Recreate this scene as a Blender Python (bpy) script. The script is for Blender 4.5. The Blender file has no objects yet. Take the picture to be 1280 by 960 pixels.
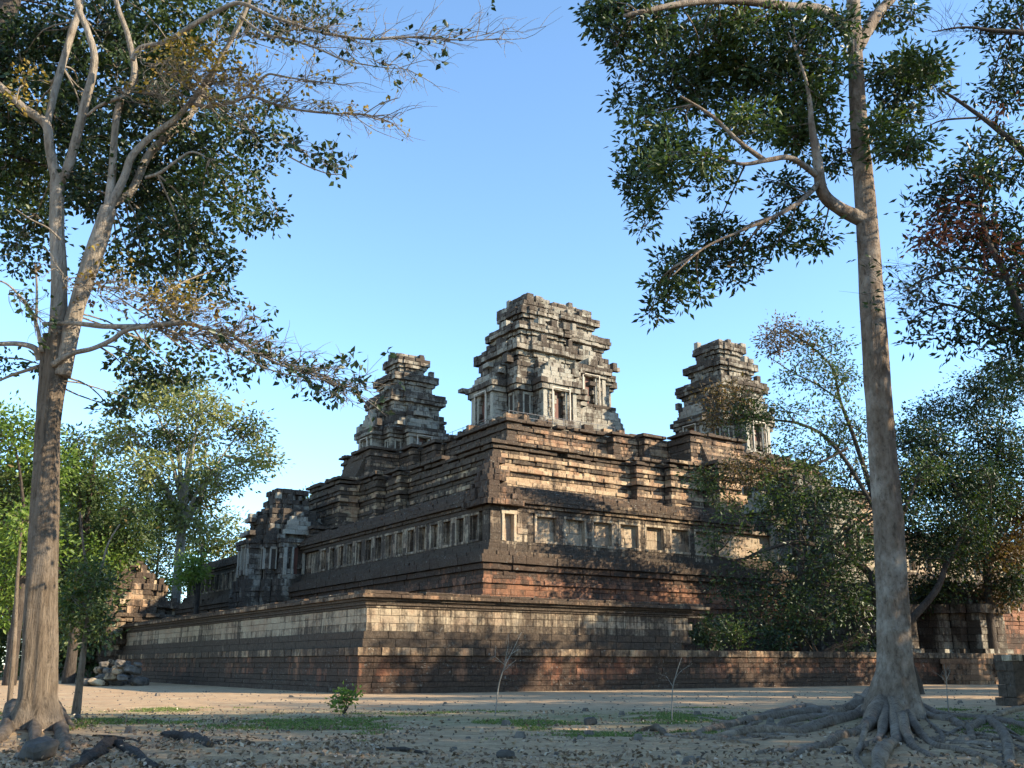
import bpy, math, random
import numpy as np
from mathutils import Vector, Matrix, noise
random.seed(7)
rng = np.random.default_rng(7)
C = bpy.context.scene.collection
R = math.radians
# ------------------------------------------------------------------ camera, sky, sun, exposure
FPX = 1235.0
PITCH = math.atan(350/FPX)
cam = bpy.data.objects.new('camera', bpy.data.cameras.new('camera'))
C.objects.link(cam); bpy.context.scene.camera = cam
cam.location = (0, 0, 1.5); cam.rotation_euler = (R(90)+PITCH, 0, 0)
cam.data.lens = 36*FPX/1280; cam.data.sensor_width = 36; cam.data.sensor_fit = 'HORIZONTAL'
cam.data.clip_start = .1; cam.data.clip_end = 4000
SUN_AZ, SUN_EL = R(-12), R(24)          # world azimuth from +X towards +Y
w = bpy.data.worlds.new('World'); bpy.context.scene.world = w; w.use_nodes = True
nt = w.node_tree; bg = nt.nodes['Background']
sky = nt.nodes.new('ShaderNodeTexSky'); sky.sky_type = 'NISHITA'; sky.sun_disc = False
sky.sun_elevation = SUN_EL; sky.sun_rotation = R(90)-SUN_AZ
sky.air_density = 1.0; sky.dust_density = 0; sky.ozone_density = 3.0; sky.altitude = 2500
wb = nt.nodes.new('ShaderNodeMix'); wb.data_type = 'RGBA'; wb.blend_type = 'MULTIPLY'; wb.inputs[0].default_value = 1
wb.inputs[7].default_value = (1.0, 1.05, .98, 1)      # camera white balance of the photo
nt.links.new(sky.outputs[0], wb.inputs[6]); nt.links.new(wb.outputs[2], bg.inputs[0]); bg.inputs[1].default_value = .15
sl = bpy.data.lights.new('sun', 'SUN'); sl.energy = 3.8; sl.angle = R(.5); sl.color = (1, .86, .64)
so = bpy.data.objects.new('sun', sl); C.objects.link(so)
S = Vector((math.cos(SUN_EL)*math.cos(SUN_AZ), math.cos(SUN_EL)*math.sin(SUN_AZ), math.sin(SUN_EL)))
so.rotation_euler = S.to_track_quat('Z', 'Y').to_euler(); so.location = (60, 0, 60)
vs = bpy.context.scene.view_settings
vs.view_transform = 'Standard'; vs.look = 'None'; vs.gamma = 1; vs.exposure = 1.68
bpy.context.scene.cycles.max_bounces = 5
bpy.context.scene.cycles.transparent_max_bounces = 4

# ------------------------------------------------------------------ measuring aid: a viewing direction of the photo + distance -> place
cp, sp = math.cos(PITCH), math.sin(PITCH)
EYE = Vector((0, 0, 1.5))
def at(px, py, Y):
    d = Vector((px-640, FPX*cp-(480-py)*sp, FPX*sp+(480-py)*cp))
    return EYE + d*(Y/d.y)
def ground(px, py, z=0.0):
    d = Vector((px-640, FPX*cp-(480-py)*sp, FPX*sp+(480-py)*cp))
    return EYE + d*((z-EYE.z)/d.z)

# ------------------------------------------------------------------ materials
def nodes(m):
    m.use_nodes = True; t = m.node_tree; return t, t.nodes, t.links, t.nodes['Principled BSDF']
def mixc(t, a, b, f, kind='MIX'):
    n = t.nodes.new('ShaderNodeMix'); n.data_type = 'RGBA'; n.blend_type = kind
    for s, v in ((n.inputs[6], a), (n.inputs[7], b), (n.inputs[0], f)):
        if hasattr(v, 'is_linked'): t.links.new(v, s)
        elif not isinstance(v, tuple): s.default_value = v
        else: s.default_value = (*v, 1)
    return n.outputs[2]
def math_(t, op, a, b=0.0, c=None, clamp=False):
    n = t.nodes.new('ShaderNodeMath'); n.operation = op; n.use_clamp = clamp
    for i, v in enumerate((a, b, c)):
        if v is None: continue
        if hasattr(v, 'is_linked'): t.links.new(v, n.inputs[i])
        else: n.inputs[i].default_value = v
    return n.outputs[0]
def noise_(t, co, scale, detail=4, rough=.6, vec=None, dist=0):
    if vec:
        mp = t.nodes.new('ShaderNodeMapping'); mp.inputs['Scale'].default_value = vec
        t.links.new(co, mp.inputs[0]); co = mp.outputs[0]
    n = t.nodes.new('ShaderNodeTexNoise'); n.inputs['Scale'].default_value = scale
    n.inputs['Detail'].default_value = detail; n.inputs['Roughness'].default_value = rough
    n.inputs['Distortion'].default_value = dist
    t.links.new(co, n.inputs['Vector']); return n.outputs[0]
def ramp(t, f, stops):
    n = t.nodes.new('ShaderNodeValToRGB'); e = n.color_ramp.elements
    while len(e) < len(stops): e.new(.5)
    for k, (p, c) in zip(e, stops):
        k.position = p; k.color = (*c, 1) if len(c) == 3 else c
    t.links.new(f, n.inputs[0]); return n.outputs[0]
def attr(t, name):
    n = t.nodes.new('ShaderNodeAttribute'); n.attribute_name = name; return n.outputs['Fac']
def bump(t, bs, h, strength, dist):
    n = t.nodes.new('ShaderNodeBump'); n.inputs['Strength'].default_value = strength
    n.inputs['Distance'].default_value = dist; t.links.new(h, n.inputs['Height'])
    t.links.new(n.outputs[0], bs.inputs['Normal'])

def stone_mat(name, light, dark, streak=1.0, lichen=.5, rustk=.6):
    m = bpy.data.materials.new(name); t, N, L, bs = nodes(m)
    co = N.new('ShaderNodeTexCoord').outputs['Object']
    tint = attr(t, 'tint'); stain = attr(t, 'stain'); red = attr(t, 'red')
    n1 = noise_(t, co, 1.1, 5, .65); n2 = noise_(t, co, 7, 6, .7)
    tv = math_(t, 'ADD', math_(t, 'MULTIPLY', tint, .6), math_(t, 'MULTIPLY', n1, .4))
    sand = ramp(t, tv, [(.2, dark), (.5, tuple((a+b)/2 for a, b in zip(light, dark))), (.8, light)])
    lat = ramp(t, tv, [(.2, (.11, .045, .028)), (.5, (.20, .085, .05)), (.8, (.30, .15, .095))])
    base = mixc(t, sand, lat, red)
    base = mixc(t, base, ramp(t, n2, [(.3, (.6, .58, .56)), (.6, (1.15, 1.12, 1.08))]), .75, 'MULTIPLY')
    rust = noise_(t, co, .55, 5, .65, dist=.6)
    base = mixc(t, base, (.27, .135, .075), math_(t, 'MULTIPLY', ramp(t, rust, [(.46, (0, 0, 0)), (.6, (1, 1, 1))]), rustk))
    # black biofilm: downward streaks and blotches
    st = noise_(t, co, 1.0, 6, .72, (2.1, 2.1, .11) if streak > 1 else (1.7, 1.7, .2)); bl = noise_(t, co, .42, 5, .6, dist=.4)
    fine = noise_(t, co, 4.5, 5, .65)
    s = math_(t, 'ADD', math_(t, 'MULTIPLY', st, .55*streak+.1), math_(t, 'MULTIPLY', bl, .95-.4*streak))
    s = math_(t, 'ADD', s, math_(t, 'MULTIPLY', fine, .25))
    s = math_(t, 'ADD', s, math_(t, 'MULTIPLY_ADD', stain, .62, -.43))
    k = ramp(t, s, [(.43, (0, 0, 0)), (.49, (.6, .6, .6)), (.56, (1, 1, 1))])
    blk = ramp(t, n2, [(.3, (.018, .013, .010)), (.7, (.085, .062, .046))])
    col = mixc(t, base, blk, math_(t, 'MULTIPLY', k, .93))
    li = noise_(t, co, 6, 6, .8); lm = noise_(t, co, .9, 3)
    lk = math_(t, 'MULTIPLY', ramp(t, li, [(.58, (0, 0, 0)), (.66, (1, 1, 1))]), ramp(t, lm, [(.45, (0, 0, 0)), (.6, (1, 1, 1))]))
    col = mixc(t, col, (.36, .37, .33), math_(t, 'MULTIPLY', lk, lichen))
    L.new(col, bs.inputs['Base Color']); bs.inputs['Roughness'].default_value = .93
    bs.inputs['Specular IOR Level'].default_value = .2
    h = math_(t, 'ADD', n2, math_(t, 'MULTIPLY', noise_(t, co, 22, 4, .7), .5))
    bump(t, bs, h, .8, .09)
    return m
M = {}
M['sand'] = stone_mat('weathered_sandstone', (.56, .43, .27), (.25, .17, .105), lichen=.95)
M['tower'] = stone_mat('grey_sandstone', (.345, .325, .27), (.175, .165, .135), .6, .3, .12)
M['west'] = stone_mat('streaked_sandstone', (.46, .38, .27), (.26, .20, .14), 1.25, .5, .3)

def simple(name, col, rough=.8, var=.25, sc=6, vec=None, bstr=.4, bd=.03, spec=.3):
    m = bpy.data.materials.new(name); t, N, L, bs = nodes(m)
    co = N.new('ShaderNodeTexCoord').outputs['Object']
    n = noise_(t, co, sc, 6, .7, vec)
    a = tuple(c*(1-var) for c in col); b = tuple(min(1, c*(1+var)) for c in col)
    L.new(ramp(t, n, [(.3, a), (.7, b)]), bs.inputs['Base Color'])
    bs.inputs['Roughness'].default_value = rough; bs.inputs['Specular IOR Level'].default_value = spec
    if bstr: bump(t, bs, n, bstr, bd)
    return m
def bark_mat(name, a, b, patch, vec=(5, 5, .8), pk=.5):
    m = bpy.data.materials.new(name); t, N, L, bs = nodes(m)
    co = N.new('ShaderNodeTexCoord').outputs['Object']
    n = noise_(t, co, 2.2, 7, .72, vec, .3); n2 = noise_(t, co, 1.4, 5, .6); n3 = noise_(t, co, 9, 5, .75, (1, 1, .55))
    c = ramp(t, n, [(.28, tuple(x*.35 for x in a)), (.42, a), (.66, b)])
    c = mixc(t, c, patch, math_(t, 'MULTIPLY', ramp(t, n2, [(.48, (0, 0, 0)), (.66, (1, 1, 1))]), pk))
    c = mixc(t, c, tuple(x*.3 for x in a), math_(t, 'MULTIPLY', ramp(t, n3, [(.54, (0, 0, 0)), (.66, (1, 1, 1))]), .6))
    L.new(c, bs.inputs['Base Color']); bs.inputs['Roughness'].default_value = .9
    bs.inputs['Specular IOR Level'].default_value = .2
    bump(t, bs, math_(t, 'ADD', n, math_(t, 'MULTIPLY', n3, .5)), 1, .14)
    return m
M['bark_grey'] = bark_mat('grey_bark', (.165, .12, .085), (.27, .205, .155), (.40, .335, .27), (3, 3, 1.3), .8)
M['bark_root'] = bark_mat('root_bark', (.21, .15, .10), (.40, .31, .22), (.52, .42, .32), (7, 7, 2))
M['bark_limb'] = bark_mat('pale_limb_bark', (.22, .175, .13), (.42, .35, .27), (.5, .44, .37), (5, 5, 1), .4)
M['bark_tan'] = bark_mat('furrowed_bark', (.12, .088, .06), (.23, .175, .125), (.31, .255, .20), (6, 6, .45), .35)
M['bark_dark'] = bark_mat('dark_bark', (.05, .038, .03), (.10, .078, .06), (.12, .10, .08))
M['bark_pale'] = bark_mat('pale_bark', (.24, .21, .175), (.36, .33, .28), (.4, .38, .33))

def leaf_mat(name, stops, trans=.35, rough=.5):
    m = bpy.data.materials.new(name); t, N, L, bs = nodes(m)
    tint = attr(t, 'tint')
    col = ramp(t, tint, stops)
    L.new(col, bs.inputs['Base Color']); bs.inputs['Roughness'].default_value = rough
    bs.inputs['Specular IOR Level'].default_value = .35
    tr = N.new('ShaderNodeBsdfTranslucent')
    L.new(mixc(t, col, (1.0, 1.15, .5), 1.0, 'MULTIPLY'), tr.inputs[0])
    mx = N.new('ShaderNodeMixShader'); mx.inputs[0].default_value = trans
    L.new(bs.outputs[0], mx.inputs[1]); L.new(tr.outputs[0], mx.inputs[2])
    L.new(mx.outputs[0], N['Material Output'].inputs['Surface'])
    return m
M['leaf_dark'] = leaf_mat('dark_glossy_leaves', [(0, (.012, .022, .010)), (.5, (.03, .052, .018)), (.85, (.07, .10, .03)), (1, (.14, .15, .04))], .28, .42)
M['leaf_mid'] = leaf_mat('olive_leaves', [(0, (.025, .045, .015)), (.5, (.06, .09, .025)), (.9, (.11, .13, .035)), (1, (.20, .13, .04))], .35)
M['leaf_bright'] = leaf_mat('yellow_green_leaves', [(0, (.07, .11, .02)), (.5, (.13, .20, .035)), (1, (.25, .30, .06))], .45)
M['leaf_pale'] = leaf_mat('pale_grey_green_leaves', [(0, (.08, .10, .035)), (.5, (.17, .19, .065)), (1, (.30, .29, .10))], .35)
M['leaf_rust'] = leaf_mat('rusty_leaves', [(0, (.05, .035, .02)), (.5, (.13, .08, .03)), (1, (.24, .12, .05))], .35)
M['leaf_red'] = leaf_mat('red_leaves', [(0, (.05, .02, .015)), (.5, (.12, .035, .025)), (1, (.2, .07, .04))], .35)
M['leaf_yellow'] = leaf_mat('withered_leaves', [(0, (.14, .09, .02)), (.5, (.27, .18, .03)), (1, (.38, .28, .05))], .4)
M['litter'] = leaf_mat('dry_litter', [(0, (.06, .04, .025)), (.35, (.16, .10, .06)), (.7, (.30, .21, .14)), (1, (.45, .36, .27))], .1, .8)
M['grass'] = leaf_mat('grass_blades', [(0, (.06, .10, .02)), (.5, (.12, .17, .04)), (1, (.24, .24, .09))], .3, .7)
M['wood'] = simple('red_wood', (.12, .05, .035), .7, .3, 3, (6, 6, .5))
M['prop'] = simple('pale_timber', (.48, .42, .34), .8, .2, 3, (6, 6, .5))
M['dark_rock'] = simple('dark_rock', (.07, .06, .05), .9, .5, 4, None, .8, .05)
M['rubble'] = simple('rubble_stone', (.12, .10, .08), .9, .6, 3, None, .8, .05)

# ------------------------------------------------------------------ objects
def tag(o, label=None, cat=None, group=None, kind=None):
    for k, v in (('label', label), ('category', cat), ('group', group), ('kind', kind)):
        if v: o[k] = v
    return o
def empty(name, loc, rz=0, label=None, cat=None, group=None):
    o = bpy.data.objects.new(name, None); C.objects.link(o)
    o.location = loc; o.rotation_euler = (0, 0, rz); o.empty_display_size = .2
    return tag(o, label, cat, group)
class MB:
    def __init__(s): s.v = []; s.f = []; s.t = []; s.s = []; s.r = []
    def add(s, vs_, fs, tint=.5, stain=.3, red=0.0):
        b = len(s.v); s.v.extend(vs_); s.f.extend([tuple(i+b for i in f) for f in fs])
        n = len(fs); s.t.extend([tint]*n); s.s.extend([stain]*n); s.r.extend([red]*n)
    def box(s, x0, x1, y0, y1, z0, z1, **k):
        s.add([(x0,y0,z0),(x1,y0,z0),(x1,y1,z0),(x0,y1,z0),(x0,y0,z1),(x1,y0,z1),(x1,y1,z1),(x0,y1,z1)],
              [(0,1,5,4),(1,2,6,5),(2,3,7,6),(3,0,4,7),(4,5,6,7),(3,2,1,0)], **k)
    def prism(s, poly, z0, z1, **k):
        n = len(poly)
        s.add([(x,y,z0) for x,y in poly]+[(x,y,z1) for x,y in poly],
              [(i,(i+1)%n,(i+1)%n+n,i+n) for i in range(n)]+[tuple(range(n,2*n)), tuple(range(n-1,-1,-1))], **k)
    def build(s, name, mat, parent=None, smooth=False):
        me = bpy.data.meshes.new(name); me.from_pydata(s.v, [], s.f)
        for nm, dat in (('tint', s.t), ('stain', s.s), ('red', s.r)):
            a = me.attributes.new(nm, 'FLOAT', 'FACE'); a.data.foreach_set('value', dat)
        if smooth: me.polygons.foreach_set('use_smooth', [True]*len(me.polygons))
        me.materials.append(mat); me.update()
        o = bpy.data.objects.new(name, me); C.objects.link(o)
        if parent: o.parent = parent
        return o
ru = random.uniform
BF = [(4,5,9,8),(5,6,10,9),(6,7,11,10),(7,4,8,11),(8,9,10,11),(0,1,5,4),(1,2,6,5),(2,3,7,6),(3,0,4,7)]
def block(mb, P, d, n, s0, s1, fr, D, z0, z1, ch=.035, wear=.03, **k):
    """one dressed stone: along d from s0 to s1, face at fr along n, D deep, chamfered face"""
    def pt(s, o, z): return (P[0]+d[0]*s+n[0]*o, P[1]+d[1]*s+n[1]*o, z)
    c = min(ch, (s1-s0)*.25, (z1-z0)*.25)
    v = [pt(s0,fr-D,z0),pt(s1,fr-D,z0),pt(s1,fr-D,z1),pt(s0,fr-D,z1)]
    for (s, z) in ((s0,z0),(s1,z0),(s1,z1),(s0,z1)): v.append(pt(s, fr-c*.9, z))
    for (s, z) in ((s0+c,z0+c),(s1-c,z0+c),(s1-c,z1-c),(s0+c,z1-c)):
        v.append(pt(s+ru(-wear,wear), fr+ru(-wear,wear*.4), z+ru(-wear,wear)*.7))
    mb.add(v, BF, **k)
def offs(poly, d):
    n = len(poly); out = []
    for i in range(n):
        a, b, c = poly[i-1], poly[i], poly[(i+1)%n]
        def nrm(p, q):
            l = math.hypot(q[0]-p[0], q[1]-p[1]); return ((q[1]-p[1])/l, -(q[0]-p[0])/l)
        n1, n2 = nrm(a, b), nrm(b, c)
        if abs(n1[0]*n2[0]+n1[1]*n2[1]) > .9: out.append((b[0]+d*n1[0], b[1]+d*n1[1]))
        else: out.append((b[0]+d*(n1[0]+n2[0]), b[1]+d*(n1[1]+n2[1])))
    return out
def course(mb, poly, z0, z1, off=0, D=.5, L=(.6,1.3), jit=.03, miss=0.0, gaps=(), stain=.3, red=0.0,
           faces=None, tv=.34, wstain=0.0, slump=0.0, sj=.07):
    P = offs(poly, off); n = len(P)
    for i in range(n):
        a, b = P[i], P[(i+1)%n]; l = math.hypot(b[0]-a[0], b[1]-a[1])
        if l < .05: continue
        d = ((b[0]-a[0])/l, (b[1]-a[1])/l); nn = (d[1], -d[0])
        if faces == 'front' and (nn[0] > .5 or nn[1] > .5): continue
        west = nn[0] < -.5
        s = -.0; first = True
        while s < l-.02:
            e = min(l, s+ru(*L)*(ru(.5,1) if first else 1)); first = False
            if l-e < .25: e = l
            mx, my = a[0]+d[0]*(s+e)/2, a[1]+d[1]*(s+e)/2
            skip = any(g[0](mx, my) if callable(g[0]) else False for g in gaps)
            if miss and not skip:
                q = noise.noise(Vector((mx*.45+3, my*.45, (z0+z1)*.35)))*.5+.5
                skip = q*.6+random.random()*.4 < miss
            if not skip:
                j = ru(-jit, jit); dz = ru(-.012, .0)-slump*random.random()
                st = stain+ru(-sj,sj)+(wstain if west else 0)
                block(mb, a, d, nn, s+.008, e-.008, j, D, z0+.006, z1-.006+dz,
                      tint=min(1, max(0, ru(.5-tv, .5+tv))), stain=st, red=red, wear=.006+jit*.45, ch=.012+jit*.35)
            s = e
def core(mb, poly, z0, z1, off=-.4, **k):
    mb.prism(offs(poly, off), z0, z1, **{'stain': .75, 'tint': .3, **k})

T_ANG = math.atan2(.5479, .8366)
TO = Vector((-7.96, 53.09, 0))
ux, uy = math.cos(T_ANG), math.sin(T_ANG)
def T(a, b, z=0): return Vector((TO.x+ux*a-uy*b, TO.y+uy*a+ux*b, z))
def rect(x0, x1, y0, y1): return [(x0,y1),(x0,y0),(x1,y0),(x1,y1)]

# ------------------------------------------------------------------ ground
def gz(x, y):
    v = noise.noise(Vector((x*.12, y*.12, 0)))*.12+noise.noise(Vector((x*.5, y*.5, 3)))*.04
    k = max(0, min(1, (30-y)/14))
    v = v*(.3+.7*k) + .05*k*noise.noise(Vector((x*1.7, y*1.7, 5)))
    # mound under the roots of the tall tree, dip between the roots
    r = math.hypot(x-9.8, (y-26.6)*1.2); v += .16*math.exp(-(r/3.5)**2)
    r = math.hypot(x+9.9, (y-20.8)); v += .22*math.exp(-(r/2.2)**2)
    r = math.hypot(x+5.5, (y-18)*1.3); v += .12*math.exp(-(r/2.5)**2)
    return v
def make_ground():
    xs = np.concatenate([-np.geomspace(2500, 45, 14), np.linspace(-42, 42, 190), np.geomspace(45, 2500, 14)])
    ys = np.concatenate([-np.geomspace(2500, 6, 10), np.linspace(0, 12, 16), np.linspace(12.25, 40, 120), np.linspace(41, 130, 60), np.geomspace(140, 2500, 14)])
    vs_ = [(float(x), float(y), gz(x, y) if 5 < y < 60 and abs(x) < 45 else 0.0) for y in ys for x in xs]
    nx = len(xs)
    fs = [(j*nx+i, j*nx+i+1, (j+1)*nx+i+1, (j+1)*nx+i) for j in range(len(ys)-1) for i in range(nx-1)]
    me = bpy.data.meshes.new('ground'); me.from_pydata(vs_, [], fs)
    me.polygons.foreach_set('use_smooth', [True]*len(fs))
    m = bpy.data.materials.new('bare_earth'); t, N, L, bs = nodes(m)
    co = N.new('ShaderNodeTexCoord').outputs['Object']
    n1 = noise_(t, co, .35, 5, .65, (1, 2.2, 1)); n2 = noise_(t, co, 5, 7, .75); n3 = noise_(t, co, 26, 5, .8)
    c = ramp(t, n1, [(.3, (.34, .21, .115)), (.45, (.54, .36, .205)), (.56, (.47, .335, .20)), (.7, (.70, .52, .31))])
    sx = N.new('ShaderNodeSeparateXYZ'); L.new(co, sx.inputs[0])
    # greyer, littered soil towards the near roots
    near = math_(t, 'MULTIPLY_ADD', sx.outputs['Y'], -.09, 2.75, clamp=True)
    c = mixc(t, c, ramp(t, n2, [(.3, (.22, .15, .085)), (.7, (.66, .455, .25))]), math_(t, 'MULTIPLY', near, .8))
    # grass belt
    band = math_(t, 'SUBTRACT', 1, math_(t, 'ABSOLUTE', math_(t, 'MULTIPLY_ADD', sx.outputs['Y'], .13, -3.9)), clamp=True)
    g = noise_(t, co, .28, 6, .75, (1, 1.6, 1))
    gm = math_(t, 'MULTIPLY', ramp(t, g, [(.35, (0, 0, 0)), (.55, (1, 1, 1))]), band)
    gm = math_(t, 'MULTIPLY', gm, ramp(t, n2, [(.35, (.2, .2, .2)), (.55, (1, 1, 1))]))
    c = mixc(t, c, ramp(t, n3, [(.3, (.12, .14, .045)), (.7, (.28, .28, .11))]), math_(t, 'MULTIPLY', gm, .85))
    c = mixc(t, c, ramp(t, n3, [(.35, (.4, .38, .36)), (.6, (1.1, 1.1, 1.1))]), .5, 'MULTIPLY')
    c = mixc(t, c, ramp(t, noise_(t, co, 1.3, 6, .75, (1, 2.5, 1)), [(.35, (.55, .52, .5)), (.6, (1.08, 1.08, 1.08))]), .8, 'MULTIPLY')
    L.new(c, bs.inputs['Base Color']); bs.inputs['Roughness'].default_value = .96; bs.inputs['Specular IOR Level'].default_value = .15
    bump(t, bs, math_(t, 'ADD', n2, math_(t, 'MULTIPLY', n3, .6)), .6, .06)
    me.materials.append(m)
    o = bpy.data.objects.new('ground', me); C.objects.link(o); tag(o, kind='structure')
make_ground()

# ------------------------------------------------------------------ outer terrace (laterite base, sandstone wall)
def outer_terrace():
    root = empty('outer_terrace', T(0, 0, 0), T_ANG, 'long outer terrace wall, red laterite foot under a pale streaked wall', 'temple terrace')
    W, Ln = 114, 121
    poly = rect(0, W, 0, Ln)
    base = MB()
    for z0, z1, off, st in ((0,.30,.06,.72),(.30,.58,.04,.58),(.58,.9,.0,.46),(.9,1.27,-.02,.36),(1.27,1.58,-.10,.42),(1.58,1.92,-.02,.44)):
        course(base, poly, z0-(.1 if z0 == 0 else 0), z1, off, .6, (.8,1.7), .02, 0, stain=st+.0, red=1, faces='front', wstain=.02)
    core(base, poly, -.3, 1.92, -.4, red=1)
    base.build('laterite_base', M['sand'], root)
    led = MB()
    course(led, poly, 1.93, 2.35, .1, .9, (.5,1.1), .035, .10, stain=.40, faces='front', wstain=.0, red=.25)
    led.build('ledge', M['sand'], root)
    # upper wall: whole on the left face, broken off on the right face
    upper = [(.35, Ln-.3), (.35, .35), (26.2, .35), (26.2, 2.2), (2.2, 2.2), (2.2, Ln-.3)]
    wl = MB()
    prof = [(2.36,2.8,-.02,.66,.12),(2.8,3.2,-.12,.74,.12),(3.2,3.62,-.34,.36,.0),(3.62,4.03,-.36,.25,0),(4.03,4.42,-.36,.28,0)]
    for z0, z1, off, st, rd in prof:
        for k, mat in ((0, 'a'),):
            gp = [(lambda x, y, z=z0: x > 24.0+2.2*noise.noise(Vector((z*2, 0, 0)))-(z-2.5)*.35 and y < 5,)]
            course(wl, upper, z0, z1, off, .55, (.6,1.3), .010, 0, gaps=gp, stain=st, red=rd, faces='front', wstain=-.08, tv=.16, sj=.015)
    core(wl, [(.35, Ln-.3), (.35, .35), (24.4, .35), (24.4, 2.2), (2.2, 2.2), (2.2, Ln-.3)], 2.3, 4.6, -.75)
    wl.build('wall', M['west'], root)
    mo = MB()
    gp = [(lambda x, y: x > 24.6 and y < 5,)]
    for z0, z1, off, st in ((4.42,4.55,-.28,.45),(4.55,4.68,-.18,.75),(4.68,4.78,-.24,.5),(4.78,4.93,-.1,.9)):
        course(mo, upper, z0, z1, off, .6, (.9,2.0), .008, 0, gaps=gp, stain=st, faces='front', wstain=.1)
    mo.build('moulding', M['west'], root)
    ca = MB()
    course(ca, upper, 4.93, 5.14, .12, 1.4, (.9,2.2), .03, .06, gaps=gp, stain=.42, faces='front', red=.15)
    course(ca, upper, 5.14, 5.34, -.04, 1.4, (.6,1.8), .08, .3, gaps=gp, stain=.55, faces='front', red=.15, slump=.09)
    ca.build('coping', M['sand'], root)
    fl = MB(); fl.prism(offs(poly, -.35), 1.9, 2.2, stain=.5, red=.3)
    fl.build('floor', M['sand'], root)
    return root
outer_terrace()

# ------------------------------------------------------------------ second terrace with gallery
def gallery_terrace():
    Z0, cx = 2.0, 57
    root = empty('gallery_terrace', T(17.3, 16, 2.0), T_ANG, 'second terrace, red moulded base with a gallery of blind windows along its edge', 'temple terrace')
    W, Ln = 79.4, 89
    poly = rect(0, W, 0, Ln)
    b = MB()
    z = 0.0
    prof = [(.5,.2,.6),(1.1,.15,.5),(1.7,.05,.5),(2.3,0,.4),(2.75,-.05,.4),(3.25,.0,.34),(3.7,-.08,.3),(4.15,-.02,.27),(4.6,.05,.27),(5.05,-.05,.25),(5.45,-.12,.26),(5.8,-.02,.3),(6.1,-.12,.35),(6.5,-.2,.4),(6.98,-.06,.5)]
    for z1, off, st in prof:
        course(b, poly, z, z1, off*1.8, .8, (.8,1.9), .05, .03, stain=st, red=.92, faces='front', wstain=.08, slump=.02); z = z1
    core(b, poly, -.1, 6.98, -.45, red=1)
    b.build('laterite_base', M['sand'], root)
    l = MB()
    course(l, poly, 7.0, 7.62, .12, 1.0, (.9,1.9), .05, .06, stain=.55, red=.35, faces='front', wstain=.2)
    course(l, poly, 7.64, 8.0, -.35, 1.0, (.4,1.1), .06, .18, stain=.55, red=.2, faces='front', wstain=.2)
    core(l, poly, 6.98, 7.9, -.6)
    l.build('ledge', M['sand'], root)
    # gallery: y0 = wall plane
    g0, GW = 1.6, 3.6
    gp = rect(g0, W-g0, g0, Ln-g0)
    wb = MB()
    for z0, z1, off, st in ((8.0,8.35,.22,.6),(8.35,8.7,.1,.5),(8.7,8.95,.02,.4)):
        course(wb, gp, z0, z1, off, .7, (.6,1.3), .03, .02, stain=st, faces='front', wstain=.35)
    course(wb, gp, 11.35, 11.7, .04, .7, (.6,1.3), .02, .0, stain=.38, faces='front', wstain=.25)
    # recessed panels behind the openings
    course(wb, gp, 8.95, 10.0, -.42, .5, (.7,1.3), .03, 0, stain=.02, faces='front', wstain=.3, tv=.3)
    course(wb, gp, 10.0, 11.35, -.42, .5, (.7,1.3), .03, 0, stain=.06, faces='front', wstain=.3, tv=.3)
    inner = [(g0, g0), (W-g0, g0), (W-g0, g0+GW), (g0+GW, g0+GW), (g0+GW, Ln-g0), (g0, Ln-g0)]
    wb.prism([(g0+.55, g0+.55), (W-g0-.5, g0+.55), (W-g0-.5, g0+GW), (g0+GW, g0+GW), (g0+GW, Ln-g0-.5), (g0+.55, Ln-g0-.5)], 7.9, 12.2, stain=.7)
    wb.build('gallery_wall', M['west'], root)
    # pilasters and window surrounds; windows spaced 2.93 m
    def win_bay(par, axis, s, wd=1.95, nm='blind_window', stn=.2, mat='west'):
        """blind window centred at s on the wall, axis 'x' = right face"""
        m_ = MB()
        if axis == 'x': P, d, n = (0, g0), (1, 0), (0, -1)
        else: P, d, n = (g0, 0), (0, -1), (-1, 0); s = -s
        h = wd/2
        for (a, b_, z0, z1, fr) in ((s-h-.22, s-h, 8.95, 11.35, .02), (s+h, s+h+.22, 8.95, 11.35, .02), (s-h-.22, s+h+.22, 11.12, 11.33, .06), (s-h-.2, s+h+.2, 8.95, 9.15, .07)):
            block(m_, P, d, n, a, b_, fr, .5, z0, z1, .02, .012, tint=ru(.4, .9), stain=stn+ru(-.05,.1))
        for (a, b_) in (((s-h+.04, s-h+.12),) if axis == 'x' else ((s-h+.06, s-h+.2), (s+h-.2, s+h-.06))):
            block(m_, P, d, n, a, b_, -.14, .3, 9.15, 11.1, .02, .01, tint=ru(.4, .9), stain=stn)
        return m_.build(nm, M[mat], par)
    def pier(axis, s, wd, stn):
        m_ = MB()
        if axis == 'x': P, d, n = (0, g0), (1, 0), (0, -1)
        else: P, d, n = (g0, 0), (0, -1), (-1, 0); s = -s
        z = 8.95
        while z < 11.3:
            z1 = min(11.35, z+ru(.35, .8))
            block(m_, P, d, n, s-wd/2, s+wd/2, .0+ru(-.03,.05), .6, z, z1, .03, .03, tint=ru(.2, .8), stain=stn+ru(-.12,.2)); z = z1
        m_.build('pilaster', M['west'], root)
    wins = [7.15+2.93*i for i in range(0, 7)]
    pier('x', 2.2, 1.0, .3); pier('x', 4.75, 1.0, .3); pier('x', 5.55, .55, .35)
    for i, s in enumerate(wins):
        pier('x', s+1.46, .74, .28); win_bay(root, 'x', s)
    for i in range(7):
        s = W-7.15-2.93*i; pier('x', s-1.46, .74, .28); pier('x', s+1.46, .74, .28); win_bay(root, 'x', s)
    for i, s in enumerate([4.0+2.2*k for k in range(15)]):
        pier('y', s+1.1, .62, .34); win_bay(root, 'y', s, 1.2, stn=.3)
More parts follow.
